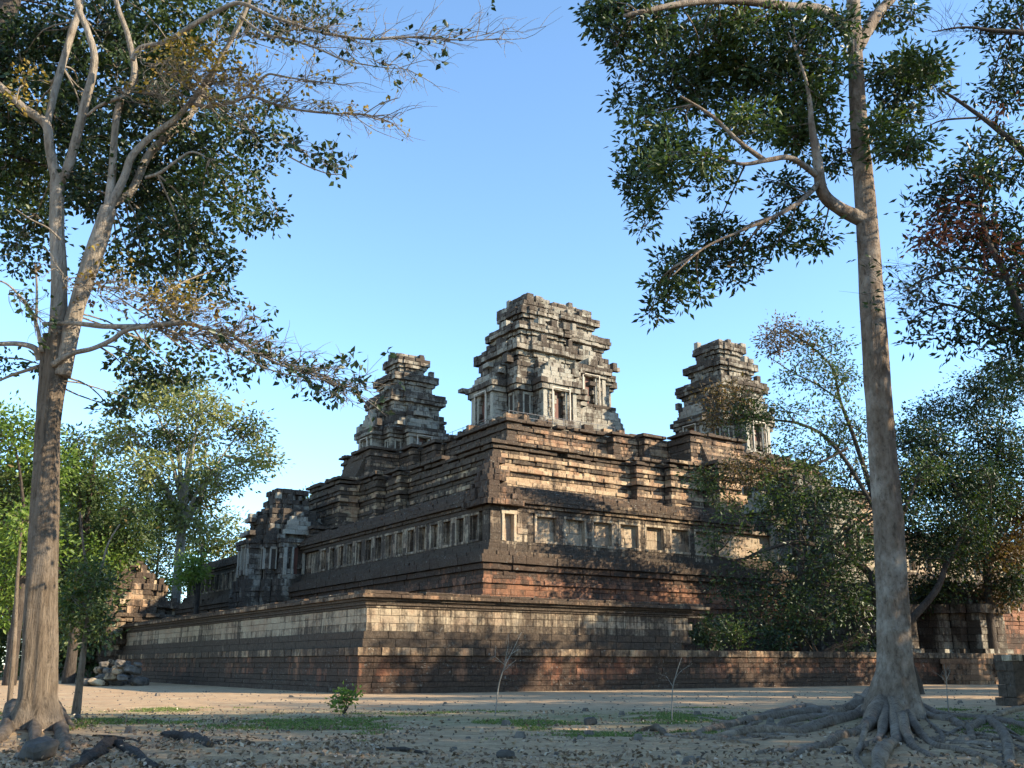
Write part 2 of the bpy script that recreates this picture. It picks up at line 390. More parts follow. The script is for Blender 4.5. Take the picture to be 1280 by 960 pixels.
    for i, s in enumerate([56+2.2*k for k in range(14)]):
        pier('y', s+1.1, .62, .34); win_bay(root, 'y', s, 1.2, stn=.3)
    pier('y', 2.2, 1.0, .4)
    # narrow doorway near the corner
    d = MB()
    block(d, (0, g0), (1, 0), (0, -1), 2.75, 3.0, .08, .5, 8.95, 11.1, .02, .01, tint=.9, stain=.05)
    block(d, (0, g0), (1, 0), (0, -1), 3.9, 4.15, .08, .5, 8.95, 11.1, .02, .01, tint=.9, stain=.05)
    block(d, (0, g0), (1, 0), (0, -1), 2.7, 4.2, .12, .5, 11.1, 11.4, .02, .01, tint=.9, stain=.1)
    dr = d.build('door_frame', M['west'], root)
    # cornice and half vault
    gaps = [(lambda x, y: 30.5 < x < W-30.5 or (y > 42-1 and y < 54),)]
    c = MB()
    for z0, z1, off, st in ((11.7,12.0,.25,.38),(12.0,12.3,.5,.85),(12.3,12.6,.42,.5)):
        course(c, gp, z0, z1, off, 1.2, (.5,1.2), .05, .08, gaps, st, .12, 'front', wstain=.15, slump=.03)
    c.build('cornice', M['sand'], root)
    r = MB()
    for z0, z1, off, st, ms in ((12.6,12.95,.1,.55,.05),(12.95,13.3,-.45,.5,.15),(13.3,13.65,-1.1,.45,.32)):
        course(r, gp, z0, z1, off, 1.6, (.7,1.5), .08, ms, gaps, st, .45, 'front', wstain=.2, slump=.05)
    r.build('vault', M['sand'], root)
    # ruined corner turret built of loose courses
    k = MB()
    for i in range(9):
        z0 = 11.7+i*.5; sh = .12*i
        course(k, rect(.9+sh, 4.6-sh*1.7, .9+sh, 4.6-sh*1.7), z0, z0+.48, 0, .9, (.4,.9), .15, .2+.04*i, stain=.42, red=.55, faces='front', wstain=.4)
        core(k, rect(.9+sh, 4.6-sh*1.7, .9+sh, 4.6-sh*1.7), z0, z0+.48, -.55)
    k.build('corner_turret', M['sand'], root)
    return root
gallery_terrace()

# ------------------------------------------------------------------ stepped pyramid
def pyramid():
    o0 = (57, 60.6)
    root = empty('stepped_pyramid', T(57, 60.6, 9.5), T_ANG, 'stepped pyramid of moulded stone tiers with steep stairs carrying the towers', 'temple pyramid')
    def plan(hx, hy, steps, pier):
        """square with redents towards the stair axis: steps = [(half-width, projection)...] from wide to narrow"""
        st = steps+[pier]
        def side(h, fx):   # points along one side from -h to h (relative), as (s, out)
            pts = []
            out = 0
            for wv, pr in st: pts += [(-wv, out), (-wv, pr)]; out = pr
            for i in range(len(st)-1, -1, -1):
                wv, pr = st[i]; prev = st[i-1][1] if i else 0
                pts += [(wv, pr), (wv, prev)]
            return pts
        P = [(-hx, -hy)]
        P += [(s, -hy-o) for s, o in side(hx, 0)]
        P += [(hx, -hy)]; P += [(hx+o, s) for s, o in side(hy, 0)]
        P += [(hx, hy)]; P += [(-s, hy+o) for s, o in side(hx, 0)]
        P += [(-hx, hy)]; P += [(-hx-o, -s) for s, o in side(hy, 0)]
        return P
    tiers = [  # hx, hy, z0, z1, redents, pier
        (33.6, 35.6, 0, 6.9, [(14, 1.0), (9.8, 2.0)], (5.2, 4.0), .25, .45),
        (30.0, 30.6, 6.9, 12.9, [(13, 1.0), (9.2, 2.0)], (4.6, 4.4), .04, .15),
        (24.6, 24.6, 12.9, 17.0, [(11.2, 1.1), (7.6, 2.2)], (4.2, 6.0), .13, .5)]
    for ti, (hx, hy, z0, z1, rd, pier, sb, rdn) in enumerate(tiers):
        pl = plan(hx, hy, rd, pier)
        m_ = MB(); H = z1-z0; n = int(round(H/.42)); h = H/n
        # moulding profile, mirrored: wide foot, recesses, torus in the middle, wide crown
        for i in range(n):
            f = (i+.5)/n
            off = .55*abs(2*f-1)**1.6 + .14*math.sin(i*2.1) - .35*(f) + (.22 if i == n//2 else 0)
            if i == n-1: off += .12
            st = sb+.16+(.22 if i % 3 == 0 else 0)+(.25 if f > .8 else 0)
            wn = .25+.12*math.sin(i*1.3)
            course(m_, pl, z0+i*h, z0+(i+1)*h, off, 1.0, (.55,1.4), .085, .08+(.22 if f > .85 else 0)+(.05 if ti < 1 else 0), stain=st, red=rdn*(.4+.6*abs(math.sin(i*1.7))), faces='front', wstain=wn, slump=.04+(.12 if f > .8 else 0))
        core(m_, pl, z0-.2, z1-.3, -.75)
        m_.build('tier', M['sand'], root)
    # steep stairs on the two faces in view, between flank piers
    for ax in (0, 1):
        s_ = MB()
        for i in range(56):
            z = .3*i; run = 36.8-7.8*(i/56)
            hw = 3.0-.5*(i/56)
            if ax == 0: s_.box(-hw, hw, -run-1.0, -run+2.5, z, z+.3, tint=ru(.3,.8), stain=ru(.3,.6), red=.25)
            else: s_.box(-run-1.0, -run+2.5, -hw, hw, z, z+.3, tint=ru(.3,.8), stain=ru(.5,.9), red=.25)
        s_.build('stair', M['sand'], root)
    # broken parapet stones along the platform rim
    for i in range(96):
        f = ru(-24, 24); 
        if abs(f) < 4: continue
        a, c_ = (f, -24.2+ru(0,1)) if i % 2 else (-24.2+ru(0,1), f)
        w_ = ru(.4,1.5); hgt = ru(.2,.85)
        p = MB(); p.box(a-w_/2, a+w_/2, c_-.3, c_+.3, 16.9, 16.95+hgt, tint=ru(.3,.8), stain=ru(.3,.7), red=ru(0,.5)); p.build('parapet_stone', M['sand'], root)
    return root
pyramid()

# ------------------------------------------------------------------ towers
def cross(a, w_, c):
    if c <= a+.05: return rect(-a, a, -a, a)
    return [(-w_,-a),(-w_,-c),(w_,-c),(w_,-a),(a,-a),(a,-w_),(c,-w_),(c,w_),(a,w_),(a,a),(w_,a),(w_,c),(-w_,c),(-w_,a),(-a,a),(-a,w_),(-c,w_),(-c,-w_),(-a,-w_),(-a,-a)]
def tower(name, loc, k=1, label='', levels=(), seed=1, ruin=.1, cat='temple tower', doors=True, kh=None, props=True, ft=.9, jit=0, mat='tower', sadd=0):
    """levels: (z0, z1, a, w, c, off0, off1, part). k = plan scale"""
    random.seed(seed); kh = kh or k
    root = empty(name, loc, T_ANG, label, cat, None)
    parts = {}
    dz0, dz1, dh = 1.35*kh, 4.5*kh, .72*k
    for (z0, z1, a, w_, c, o0, o1, part) in levels:
        m_ = parts.setdefault(part, MB())
        pl = cross(a*k, w_*k, c*k); z0 *= kh; z1 *= kh
        n = max(1, int(round((z1-z0)/.54))); h = (z1-z0)/n
        for i in range(n):
            f = (i+.5)/n; off = o0+(o1-o0)*min(1, f*2.3)-(.12 if part == 'cornice' and f > .85 else 0)
            zz = z0+i*h
            gp = []
            if doors and dz0-.1 < zz+h/2 < dz1:
                gp = [(lambda x, y: (abs(x) < dh+.05 or abs(y) < dh+.05) and max(abs(x), abs(y)) > c*k-.6,)]
            hi = zz/kh/16
            course(m_, pl, zz, zz+h, off*k, .75, (.5,1.35), .05+jit+.06*hi, ruin*(.3+hi) if part != 'plinth' else .03, gp,
                   .30+sadd+ru(-.05,.05)+(.15 if o1 > o0 and f > .5 else 0), 0.05, wstain=.10, slump=.03)
        core(m_, pl, z0-.02, z1+.0, -.55*k)
    for part, m_ in parts.items(): m_.build(part, M[mat], root)
    if doors:
        cc = 6.0*k
        for (nx, ny) in ((0,-1),(-1,0),(1,0),(0,1)):
            d = (-ny, nx)
            P = (nx*cc, ny*cc)
            fr = MB()
            for sgn in (-1, 1):
                a0, a1 = sorted((sgn*dh, sgn*(dh+.26*k)))
                block(fr, P, d, (nx, ny), a0, a1, .1, .5, dz0, dz1, .02, .01, tint=ft, stain=.95-ft)
            block(fr, P, d, (nx, ny), -dh-.35*k, dh+.35*k, .14, .5, dz1, dz1+.38*kh, .02, .01, tint=ft-.1, stain=1.05-ft)
            fo = fr.build('door_frame', M['tower'], root)
            dl = MB(); block(dl, P, d, (nx, ny), -dh, dh*.15, -.42, .06, dz0, dz1, .01, .003)
            dl.build('door_leaf', M['wood'], fo)
            pr = MB()
            for sx_ in (-dh-.42*k, dh+.42*k):
                block(pr, P, d, (nx, ny), sx_-.06, sx_+.06, .42, .12, .9*kh, dz1+.2, .01, .003)
            block(pr, P, d, (nx, ny), -dh-.5*k, dh+.5*k, .44, .10, dz1+.2, dz1+.32, .01, .003)
            if props: pr.build('timber_prop', M['prop'], root)
            for sgn in (-1, 1):
                pp = MB(); a0 = sgn*1.95*k; z_ = 1.2*kh
                while z_ < 4.5*kh:
                    z2_ = min(4.5*kh, z_+ru(.7, 1.3)); block(pp, P, d, (nx, ny), a0-.24*k, a0+.24*k, .13, .5, z_, z2_, .02, .02, tint=ru(.6, 1), stain=.08+ru(-.05, .12)); z_ = z2_
                pp.build('pilaster', M[mat], root)
            pe = MB()
            for j_, (hw_, o_) in enumerate(((2.3, .35), (2.0, .3), (1.65, .22), (1.2, .12), (.6, .05))):
                if random.random() < ruin*1.2: continue
                s_ = -hw_*k
                while s_ < hw_*k-.1:
                    e_ = min(hw_*k, s_+ru(.6, 1.3)); block(pe, (nx*5.6*k, ny*5.6*k), d, (nx, ny), s_, e_, o_+ru(-.08,.08), .7, (5.7+j_*.52)*kh, (6.2+j_*.52)*kh, .04, .04, tint=ru(.4, .9), stain=ru(.05, .4)); s_ = e_+.02
            if pe.v: pe.build('pediment', M[mat], root)
            # blind side windows with balusters beside the porch
            for sgn in (-1, 1):
                sw = MB(); s_c = sgn*3.05*k; P2 = (nx*4.2*k, ny*4.2*k)
                block(sw, P2, d, (nx, ny), s_c-.5*k, s_c-.33*k, .1, .3, 1.9*kh, 4.1*kh, .02, .01, tint=.9, stain=.1)
                block(sw, P2, d, (nx, ny), s_c+.33*k, s_c+.5*k, .1, .3, 1.9*kh, 4.1*kh, .02, .01, tint=.9, stain=.1)
                block(sw, P2, d, (nx, ny), s_c-.5*k, s_c+.5*k, .14, .3, 4.1*kh, 4.35*kh, .02, .01, tint=.8, stain=.2)
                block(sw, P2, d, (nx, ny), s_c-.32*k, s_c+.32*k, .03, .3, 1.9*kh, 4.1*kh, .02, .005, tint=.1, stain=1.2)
                sw.build('blind_window', M['tower'], root)
    # antefixes and fallen bits standing on each cornice
    for (z0, z1, a, w_, c, o0, o1, part) in levels[:-1]:
        if o1 <= o0 or z1 < 4.5: continue
        A = max(a, c if c > a else a)*k+o1*k-.45
        for _ in range(9):
            t_ = ru(-A, A); sd = random.choice(((t_,-A),(t_,A),(-A,t_),(A,t_)))
            if min(abs(sd[0]), abs(sd[1])) > max(w_, a)*k+.1: continue
            if random.random() < .35: continue
            ww, hh = ru(.25,.5)*k, ru(.3,.95)*k
            am = MB(); am.box(sd[0]-ww, sd[0]+ww, sd[1]-ww, sd[1]+ww, z1*kh-.05, z1*kh+hh, tint=ru(.3,.9), stain=ru(.2,.6))
            am.build('antefix', M[mat], root)
    return root
LV = [(0,.5,5.1,3.3,6.9,.0,.0,'plinth'),(.5,1.2,4.8,3.0,6.6,.0,.1,'plinth'),
      (1.2,1.6,4.3,2.3,6.1,.15,0,'body'),(1.6,4.5,4.2,2.2,6.0,0,0,'body'),
      (4.5,5.7,4.2,2.2,6.0,.1,.6,'cornice'),
      (5.7,6.7,4.3,2.1,5.5,0,.05,'upper_storey'),(6.7,7.8,4.1,1.9,4.9,0,.15,'upper_storey'),(7.8,8.6,3.7,1.6,4.3,0,0,'upper_storey'),
      (8.6,10.3,3.7,1.8,3.9,-.1,.8,'cornice'),
      (10.3,11.4,2.9,1.5,3.1,0,0,'upper_storey'),(11.4,12.7,2.9,1.5,3.1,.0,.7,'cornice'),
      (12.7,13.7,2.0,1.2,2.2,0,0,'upper_storey'),(13.7,15.0,2.1,1.2,2.3,.0,.5,'cornice')]
LN = LV+[(15.0,16.0,1.8,1,1.8,0,.15,'crown'),(16.0,17.0,1.1,1,1.1,0,.2,'crown')]
LL = LV+[(15.0,15.5,1.9,1,1.9,0,.1,'crown')]
tower('corner_tower', T(41, 44.6, 26.4), 1.05, 'ruined grey tower nearest the pyramid corner, in front of the central one', LN, 11, .16, kh=1.05)
tower('corner_tower', T(41, 76.6, 26.4), 1.0, 'slender grey tower at the far left of the pyramid top, clear against the sky', LL, 12, .08, kh=1.2)
tower('corner_tower', T(73, 44.6, 26.4), 1.0, 'slender grey tower at the right of the pyramid top behind thin tree branches', LL, 13, .08, kh=1.14)
LC = [(-7.0,-5.6,6.6,4.2,8.2,.0,.0,'stepped_base'),(-5.6,-4.2,6.1,3.9,7.8,.1,.0,'stepped_base'),(-4.2,-2.8,5.7,3.7,7.5,.1,.0,'stepped_base'),(-2.8,-1.4,5.4,3.5,7.2,.1,.0,'stepped_base'),(-1.4,0,5.2,3.4,7.0,.1,0,'stepped_base')] + [l for l in LV[:-2]] + [(12.7,13.9,2.6,1.2,2.6,0,.3,'crown'),(13.9,14.6,1.7,1,1.7,0,0,'crown')]
tower('central_tower', T(57, 60.6, 26.4+7.2), 1.22, 'large broken central tower whose right half shows beyond the nearest tower', LC, 14, .22, kh=1.2)

# gate pavilions ------------------------------------------------------------
LG2 = [(-7.7,0,4.4,3.2,6.6,.2,.0,'plinth'),(0,.8,4.2,3.0,6.4,.1,.0,'plinth'),(.8,4.2,3.9,2.4,5.9,0,0,'body'),(4.2,5.2,3.9,2.4,5.9,.1,.5,'cornice'),
       (5.2,6.4,3.9,2.2,5.2,0,0,'upper_storey'),(6.4,7.6,3.6,2.0,4.4,0,.2,'upper_storey'),(7.6,8.8,3.1,1.7,3.6,.1,.3,'upper_storey'),
       (8.8,10.0,2.5,1.5,2.7,0,.1,'upper_storey'),(10.0,11.2,2.1,1.3,2.2,.0,.25,'crown')]
tower('gate_pavilion', T(18.4, 61.5, 9.7), .78, kh=1.0, sadd=.13, label='dark stepped gate ruin midway along the left gallery, two stubs on top', levels=LG2, seed=21, ruin=.35, props=False, jit=.08, cat='temple gate', doors=True)
tower('gate_pavilion', T(57, 19.5, 9.7), 1.0, 'sunlit gate ruin on the right gallery, half hidden behind the spreading tree', LG2[:-1], 22, .25, props=False, cat='temple gate')
LG1 = [(0,1.4,4.8,3.2,7.2,.2,.0,'plinth'),(1.4,4.6,4.4,3.0,6.9,0,0,'body'),(4.6,5.6,4.6,3.0,6.9,.1,.5,'cornice'),(5.6,6.4,4.4,2.8,6.2,0,0,'upper_storey'),
       (6.4,7.2,4.4,2.6,5.8,0,.4,'cornice'),(7.2,8.4,3.9,2.3,4.8,0,0,'upper_storey'),(8.4,9.2,3.7,2.2,4.4,0,.4,'cornice'),(9.2,10.6,2.9,1.7,3.2,0,.1,'upper_storey'),(10.6,12.3,1.5,1.0,1.8,0,.2,'crown')]
tower('gate_pavilion', T(1, 61, 1.6), .85, 'crumbling brown gate at the far left end of the outer wall, behind the slim tree', LG1, 23, .38, cat='temple gate', props=False, jit=.12, ft=.5, mat='sand', sadd=.14)
LG3 = [(0,.6,2.6,1.8,3.8,.1,.0,'plinth'),(.6,3.3,2.4,1.6,3.5,0,0,'body'),(3.3,4.0,2.4,1.6,3.5,.1,.4,'cornice'),(4.0,5.0,2.2,1.5,2.8,0,0,'upper_storey'),(5.0,5.8,1.6,1.0,1.8,0,0,'crown')]
tower('shrine', T(50.5, 7.0, 2.1), 1.0, 'low pillared stone shrine on the terrace right of the tall trunk', LG3, 24, .15, cat='shrine', sadd=.12, doors=False, kh=1.05)
tower('shrine', T(60.5, 6.0, 2.1), 1.15, 'half hidden stone shrine with pillars at the right edge of the photo', LG3, 25, .2, cat='shrine', sadd=.12, doors=False, kh=1.1)
random.seed(99)
# stair block in front of the outer terrace on the right
def block_pile(name, a, b, z, label, cat, spec, red=.6):
    r = empty(name, T(a, b, z), T_ANG, label, cat)
    m_ = MB()
    for (x0,x1,y0,y1,z0,z1) in spec:
        n = max(1, round((z1-z0)/.38)); h = (z1-z0)/n
        for i in range(n):
            course(m_, rect(x0,x1,y0,y1), z0+i*h, z0+(i+1)*h, .06*math.sin(i*2), .6, (.5,1.2), .04, .03, stain=.3, red=red)
        core(m_, rect(x0,x1,y0,y1), z0, z1, -.35)
    m_.build('courses', M['sand'], r)
    return r
block_pile('terrace_stair', 52.5, -1.6, 0, 'stepped stone stair flank built against the outer terrace at the right', 'stair',
           [(-3,-1.2,-1.6,1.5,-.1,1.9),(1.2,3,-1.6,1.5,-.1,1.9),(-1.2,1.2,-1.2,1.5,-.1,.5),(-1.2,1.2,-.6,1.5,.5,1.0),(-1.2,1.2,.1,1.5,1.0,1.5)])

# safety railing on the platform rim by the nearest tower
def railing():
    r = empty('railing', T(33.2, 36.8, 26.4), T_ANG, 'thin metal railing along the platform rim below the nearest tower', 'railing')
    def rod(m_, a, b, rad=.03):
        a, b = Vector(a), Vector(b); q = (b-a).to_track_quat('Z', 'Y').to_matrix()
        c = [q @ Vector((rad*math.cos(t), rad*math.sin(t), 0)) for t in (0, 1.57, 3.14, 4.71)]
        m_.add([tuple(a+x) for x in c]+[tuple(b+x) for x in c], [(0,1,5,4),(1,2,6,5),(2,3,7,6),(3,0,4,7)])
    mt = simple('pale_metal', (.2, .18, .17), .6, .1)
    for i in range(7):
        m_ = MB(); rod(m_, (i*2.4, 0, -.1), (i*2.4, 0, 1.15), .04); m_.build('post', mt, r)
    for i in range(1, 8):
        m_ = MB(); rod(m_, (0, i*2.4, -.1), (0, i*2.4, 1.15), .04); m_.build('post', mt, r)
    m_ = MB(); rod(m_, (0,0,1.1), (14.4,0,1.1)); rod(m_, (0,0,.6), (14.4,0,.6)); rod(m_, (0,0,1.1), (0,16.8,1.1)); rod(m_, (0,0,.6), (0,16.8,.6)); m_.build('rail', mt, r)
railing()

# ------------------------------------------------------------------ trees
def smooth_path(pts, rad, n=6):
    out, ro = [], []
    P = [Vector(p) for p in pts]
    for i in range(len(P)-1):
        p0 = P[max(0, i-1)]; p1 = P[i]; p2 = P[i+1]; p3 = P[min(len(P)-1, i+2)]
        for k in range(n):
            t = k/n
            out.append(.5*((2*p1)+(-p0+p2)*t+(2*p0-5*p1+4*p2-p3)*t*t+(-p0+3*p1-3*p2+p3)*t**3))
            ro.append(rad[i]*(1-t)+rad[i+1]*t)
    out.append(P[-1]); ro.append(rad[-1]); return out, ro
def tube(mb, pts, rad, seg=10, rough=.08, flute=0, sm=6, cap=True):
    P, r = smooth_path(pts, rad, sm) if sm > 1 else ([Vector(p) for p in pts], rad)
    n = len(P); vs_ = []; up = Vector((0, .3, 1)).normalized()
    x = None
    for i in range(n):
        d = (P[min(n-1, i+1)]-P[max(0, i-1)]).normalized()
        if x is None:
            x = d.cross(Vector((0, 1, 0)) if abs(d.y) < .8 else Vector((1, 0, 0))).normalized()
        x = (x-d*x.dot(d)).normalized(); y = d.cross(x)
        for k in range(seg):
            a = 2*math.pi*k/seg
            q = x*math.cos(a)+y*math.sin(a)
            f = 1+rough*noise.noise(P[i]*2.2+q*1.7)+flute*noise.noise(Vector((q.x*2.2, q.y*2.2, P[i].z*.25)))
            vs_.append(tuple(P[i]+q*r[i]*f))
    fs = [(i*seg+k, i*seg+(k+1) % seg, (i+1)*seg+(k+1) % seg, (i+1)*seg+k) for i in range(n-1) for k in range(seg)]
    if cap: fs.append(tuple((n-1)*seg+k for k in range(seg))); fs.append(tuple(range(seg-1, -1, -1)))
    mb.add(vs_, fs)
    return P, r
def leaves_mesh(name, mat, parent, cen, dirs, ln, wd, tint, droop=.3, fold=.25):
    """cen (N,3) leaf base, dirs (N,3) leaf direction"""
    N = len(cen)
    d = dirs+np.array([0, 0, -droop]); d /= np.linalg.norm(d, axis=1)[:, None]+1e-9
    r = rng.normal(size=(N, 3)); s = np.cross(d, r); s /= np.linalg.norm(s, axis=1)[:, None]+1e-9
    nn = np.cross(d, s)
    L = (ln*rng.uniform(.7, 1.25, N))[:, None]; W = L*wd
    v = np.empty((N, 4, 3))
    v[:, 0] = cen; v[:, 1] = cen+d*L*.45+s*W*.5+nn*W*fold; v[:, 2] = cen+d*L; v[:, 3] = cen+d*L*.45-s*W*.5+nn*W*fold
    me = bpy.data.meshes.new(name)
    me.vertices.add(N*4); me.vertices.foreach_set('co', v.reshape(-1))
    idx = (np.arange(N)*4)[:, None]+np.array([0, 1, 2, 0, 2, 3]); 
    me.loops.add(N*6); me.loops.foreach_set('vertex_index', idx.reshape(-1).astype(np.int32))
    me.polygons.add(N*2); me.polygons.foreach_set('loop_start', np.arange(0, N*6, 3, dtype=np.int32))
    try: me.polygons.foreach_set('loop_total', np.full(N*2, 3, dtype=np.int32))
    except Exception: pass
    a = me.attributes.new('tint', 'FLOAT', 'FACE'); a.data.foreach_set('value', np.repeat(tint, 2).astype(np.float32))
    me.materials.append(mat); me.update(calc_edges=True); me.validate()
    o = bpy.data.objects.new(name, me); C.objects.link(o)
    if parent: o.parent = parent
    return o
class Tree:
    def __init__(s, name, base, label, cat='tree', bark='bark_grey', group=None):
        s.root = empty(name, base, 0, label, cat, group); s.base = Vector(base); s.bark = bark
        s.tw = MB(); s.pts = []; s.clusters = {}
    def loc(s, p): return Vector(p)-s.base
    def limb(s, pts, rad, name='limb', seg=10, rough=.1, flute=0, near=True, sm=6):
        m_ = MB(); P, r = tube(m_, [s.loc(p) for p in pts], rad, seg, rough, flute, sm)
        m_.build(name, M['bark_root' if name == 'root' and s.bark == 'bark_grey' else 'bark_limb' if name == 'limb' and s.bark == 'bark_tan' else s.bark], s.root, True)
        if near: s.pts += [(p, q) for p, q in zip(P, r)]
    def twig(s, a, b, r0, r1, bend=.2, seg=4):
        L = (b-a).length
        mid = (a+b)/2+Vector((ru(-1,1), ru(-1,1), ru(-.3,1)))*L*bend*.5
        tube(s.tw, [a, mid, b], [r0, (r0+r1)/2, r1], seg, 0, 0, 3, False)
    def twigs(s, start, end, n, spread, r0=.02, leafy=None, mat=None, n_l=0, ln=.2):
        """bare branching twigs along start-end"""
        a, b = s.loc(start), s.loc(end); D = b-a
        for i in range(n):
            p = a+D*ru(.1, 1)
            q = p+D.normalized()*ru(.2, 1)*spread+Vector((ru(-1,1), ru(-1,1), ru(-.7,1)))*spread*.7
            s.twig(p, q, r0, r0*.35, .35)
            for _ in range(3):
                t_ = ru(.3, 1); p2 = p.lerp(q, t_); q2 = p2+(q-p)*ru(.2,.5)+Vector((ru(-1,1), ru(-1,1), ru(-.6,1)))*spread*.35
                s.twig(p2, q2, r0*.5, r0*.2, .3)
                if n_l and random.random() < n_l:
                    s.clusters.setdefault(mat, []).append((q2, spread*.14, int(ru(2, 7)), ln))
    def blob(s, c, r, n, mat, per=30, cr=.45, ln=.2, hollow=.35, twr=.02, conn=True):
        """n leaf sprays inside an ellipsoid centre c, radii r"""
        c = s.loc(c); hubs = []
        pts = s.pts
        for i in range(n):
            while True:
                q = Vector((ru(-1,1), ru(-1,1), ru(-1,1)))
                if hollow < q.length < 1: break
            q = q*(1+.15*noise.noise(q*2+c))
            p = c+Vector((q.x*r[0], q.y*r[1], q.z*r[2]))
            hubs.append(p)
            s.clusters.setdefault(mat, []).append((p, cr, per, ln))
        if conn and pts:
            k = max(2, n//9)
            sub = random.sample(hubs, min(k, len(hubs)))
            bp = min(pts, key=lambda e: (e[0]-c).length)[0]
            nodes_ = []
            for h in sub:
                b0 = bp if not nodes_ or random.random() < .6 else min(nodes_, key=lambda e: (e-h).length)
                s.twig(b0, h, twr*2.2, twr, .25, 5); nodes_.append(h); nodes_.append(b0.lerp(h, .6))
            for h in hubs:
                b0 = min(nodes_, key=lambda e: (e-h).length)
                if (b0-h).length > .05: s.twig(b0, h, twr*.9, twr*.4, .3, 3)
    def finish(s, wd=.42, droop=.35, tb=.5):
        if s.tw.v: s.tw.build('twigs', M['bark_limb' if s.bark == 'bark_tan' else s.bark], s.root, True)
        for mat, cl in s.clusters.items():
            N = sum(c[2] for c in cl)
            cen = np.empty((N, 3)); dr = np.empty((N, 3)); ln = np.empty(N); ti = np.empty(N); i = 0
            for (p, cr, n, l) in cl:
                o = rng.normal(size=(n, 3))*cr*.5*np.array([1, 1, .75]); 
                cen[i:i+n] = np.array(p)+o; dr[i:i+n] = o/(cr*.5)+rng.normal(size=(n, 3))*.5
                ln[i:i+n] = l; ti[i:i+n] = np.clip(rng.normal(tb+rng.uniform(-.15,.15), .2, n), 0, 1); i += n
            leaves_mesh('crown', M[mat], s.root, cen, dr, ln, wd, ti, droop)
        return s.root

# --- tall smooth grey tree on the right
YR = 27.1
def A(px, py, dy=0, Y=YR): return tuple(at(px, py, Y+dy))
tr = Tree('tall_tree', ground(1112, 905), 'tall straight grey-barked tree in the right foreground with spreading surface roots')
px_m = lambda w, Y=YR: w*Y/1235*.5*(.84 if w < 52 else .95)
tk = [(1117,915,92),(1118,890,76),(1119,860,58),(1119,830,50),(1116,740,43),(1111,640,41),(1101,530,40),(1089,365,37),(1079,225,32),(1072,120,27),(1068,40,24),(1066,-60,21),(1068,-200,17),(1075,-340,12)]
tr.limb([A(x, y) for x, y, w_ in tk], [px_m(w_) for *_, w_ in tk], 'trunk', 28, .05, .22)
tr.limb([A(1083,276), A(1050,261,-.4), A(1028,240,-.8), A(1022,200,-1), A(1015,160,-1.2), A(1012,125,-1.4), A(1003,85,-1.5), A(985,40,-1.7)], [.24,.19,.18,.14,.10,.07,.04,.015])
tr.limb([A(1024,222,-.9), A(990,198,-1.5), A(960,200,-1.8), A(925,205,-2), A(880,190,-2.4)], [.10,.08,.07,.05,.025])
tr.limb([A(955,200,-1.8), A(925,178,-2.2), A(890,145,-2.5), A(850,120,-2.8)], [.08,.06,.05,.03])
tr.limb([A(1026,226,-.8), A(1000,252,-1.5), A(965,272,-1.9), A(930,287,-2.2), A(880,310,-2.5), A(840,345,-2.8)], [.09,.07,.055,.04,.03,.015])
tr.limb([A(1066,45), A(1030,15,-.6), A(980,8,-1), A(920,0,-1.5), A(850,5,-2), A(780,20,-2.4)], [.2,.18,.15,.13,.1,.06])
tr.limb([A(1072,60), A(1095,20,.5), A(1120,-10,1), A(1150,-70,1.4), A(1170,-130,1.6)], [.2,.18,.15,.1,.06])
tr.limb([A(1074,180), A(1100,150,.8), A(1130,120,1.2), A(1150,110,1.5)], [.08,.07,.05,.03])
tr.limb([A(1070,-80), A(1010,-130,-.8), A(930,-160,-1.2)], [.14,.1,.05])
D_ = 'leaf_dark'
def B(t, px, py, rx, ry, n, mat=D_, dy=0, Y=YR, rz=None, **k):
    sc = (Y+dy)/1235
    t.blob(at(px, py, Y+dy), (rx*sc, (rz or max(rx, ry))*sc*.8, ry*sc*1.0), n, mat, **k)
rk = dict(per=30, cr=.36, ln=.24)
for (x, y, a_, b_, n) in ((790,40,65,50,34),(870,50,80,60,50),(950,55,80,60,55),(1020,60,60,70,45),(830,110,75,45,40),(900,110,60,40,24),(960,120,70,45,34),
        (1010,130,50,50,26),(820,175,60,38,26),(860,215,80,32,28),(810,225,45,40,18),(800,265,22,22,5),(930,160,50,30,14),(1000,170,40,35,14),
        (975,240,35,28,8),(1000,290,45,26,14),(960,300,22,18,4),(905,300,42,24,12),(900,330,55,24,14),(845,330,36,22,9),(840,365,42,22,10),(815,385,16,12,3),(885,285,22,20,5),
        (1130,110,52,50,38),(1110,170,30,34,16),(1150,80,32,30,12),(1140,180,28,26,10),(1115,15,45,25,10),(1045,200,20,26,6),(770,10,30,20,8),(745,5,18,12,4),
        (900,-60,160,60,45),(1060,-110,140,70,50)):
    B(tr, x, y, a_, b_, int(n*1.45), D_ if random.random() < .6 else 'leaf_mid', dy=ru(-1.6,.8), twr=.014, **rk)
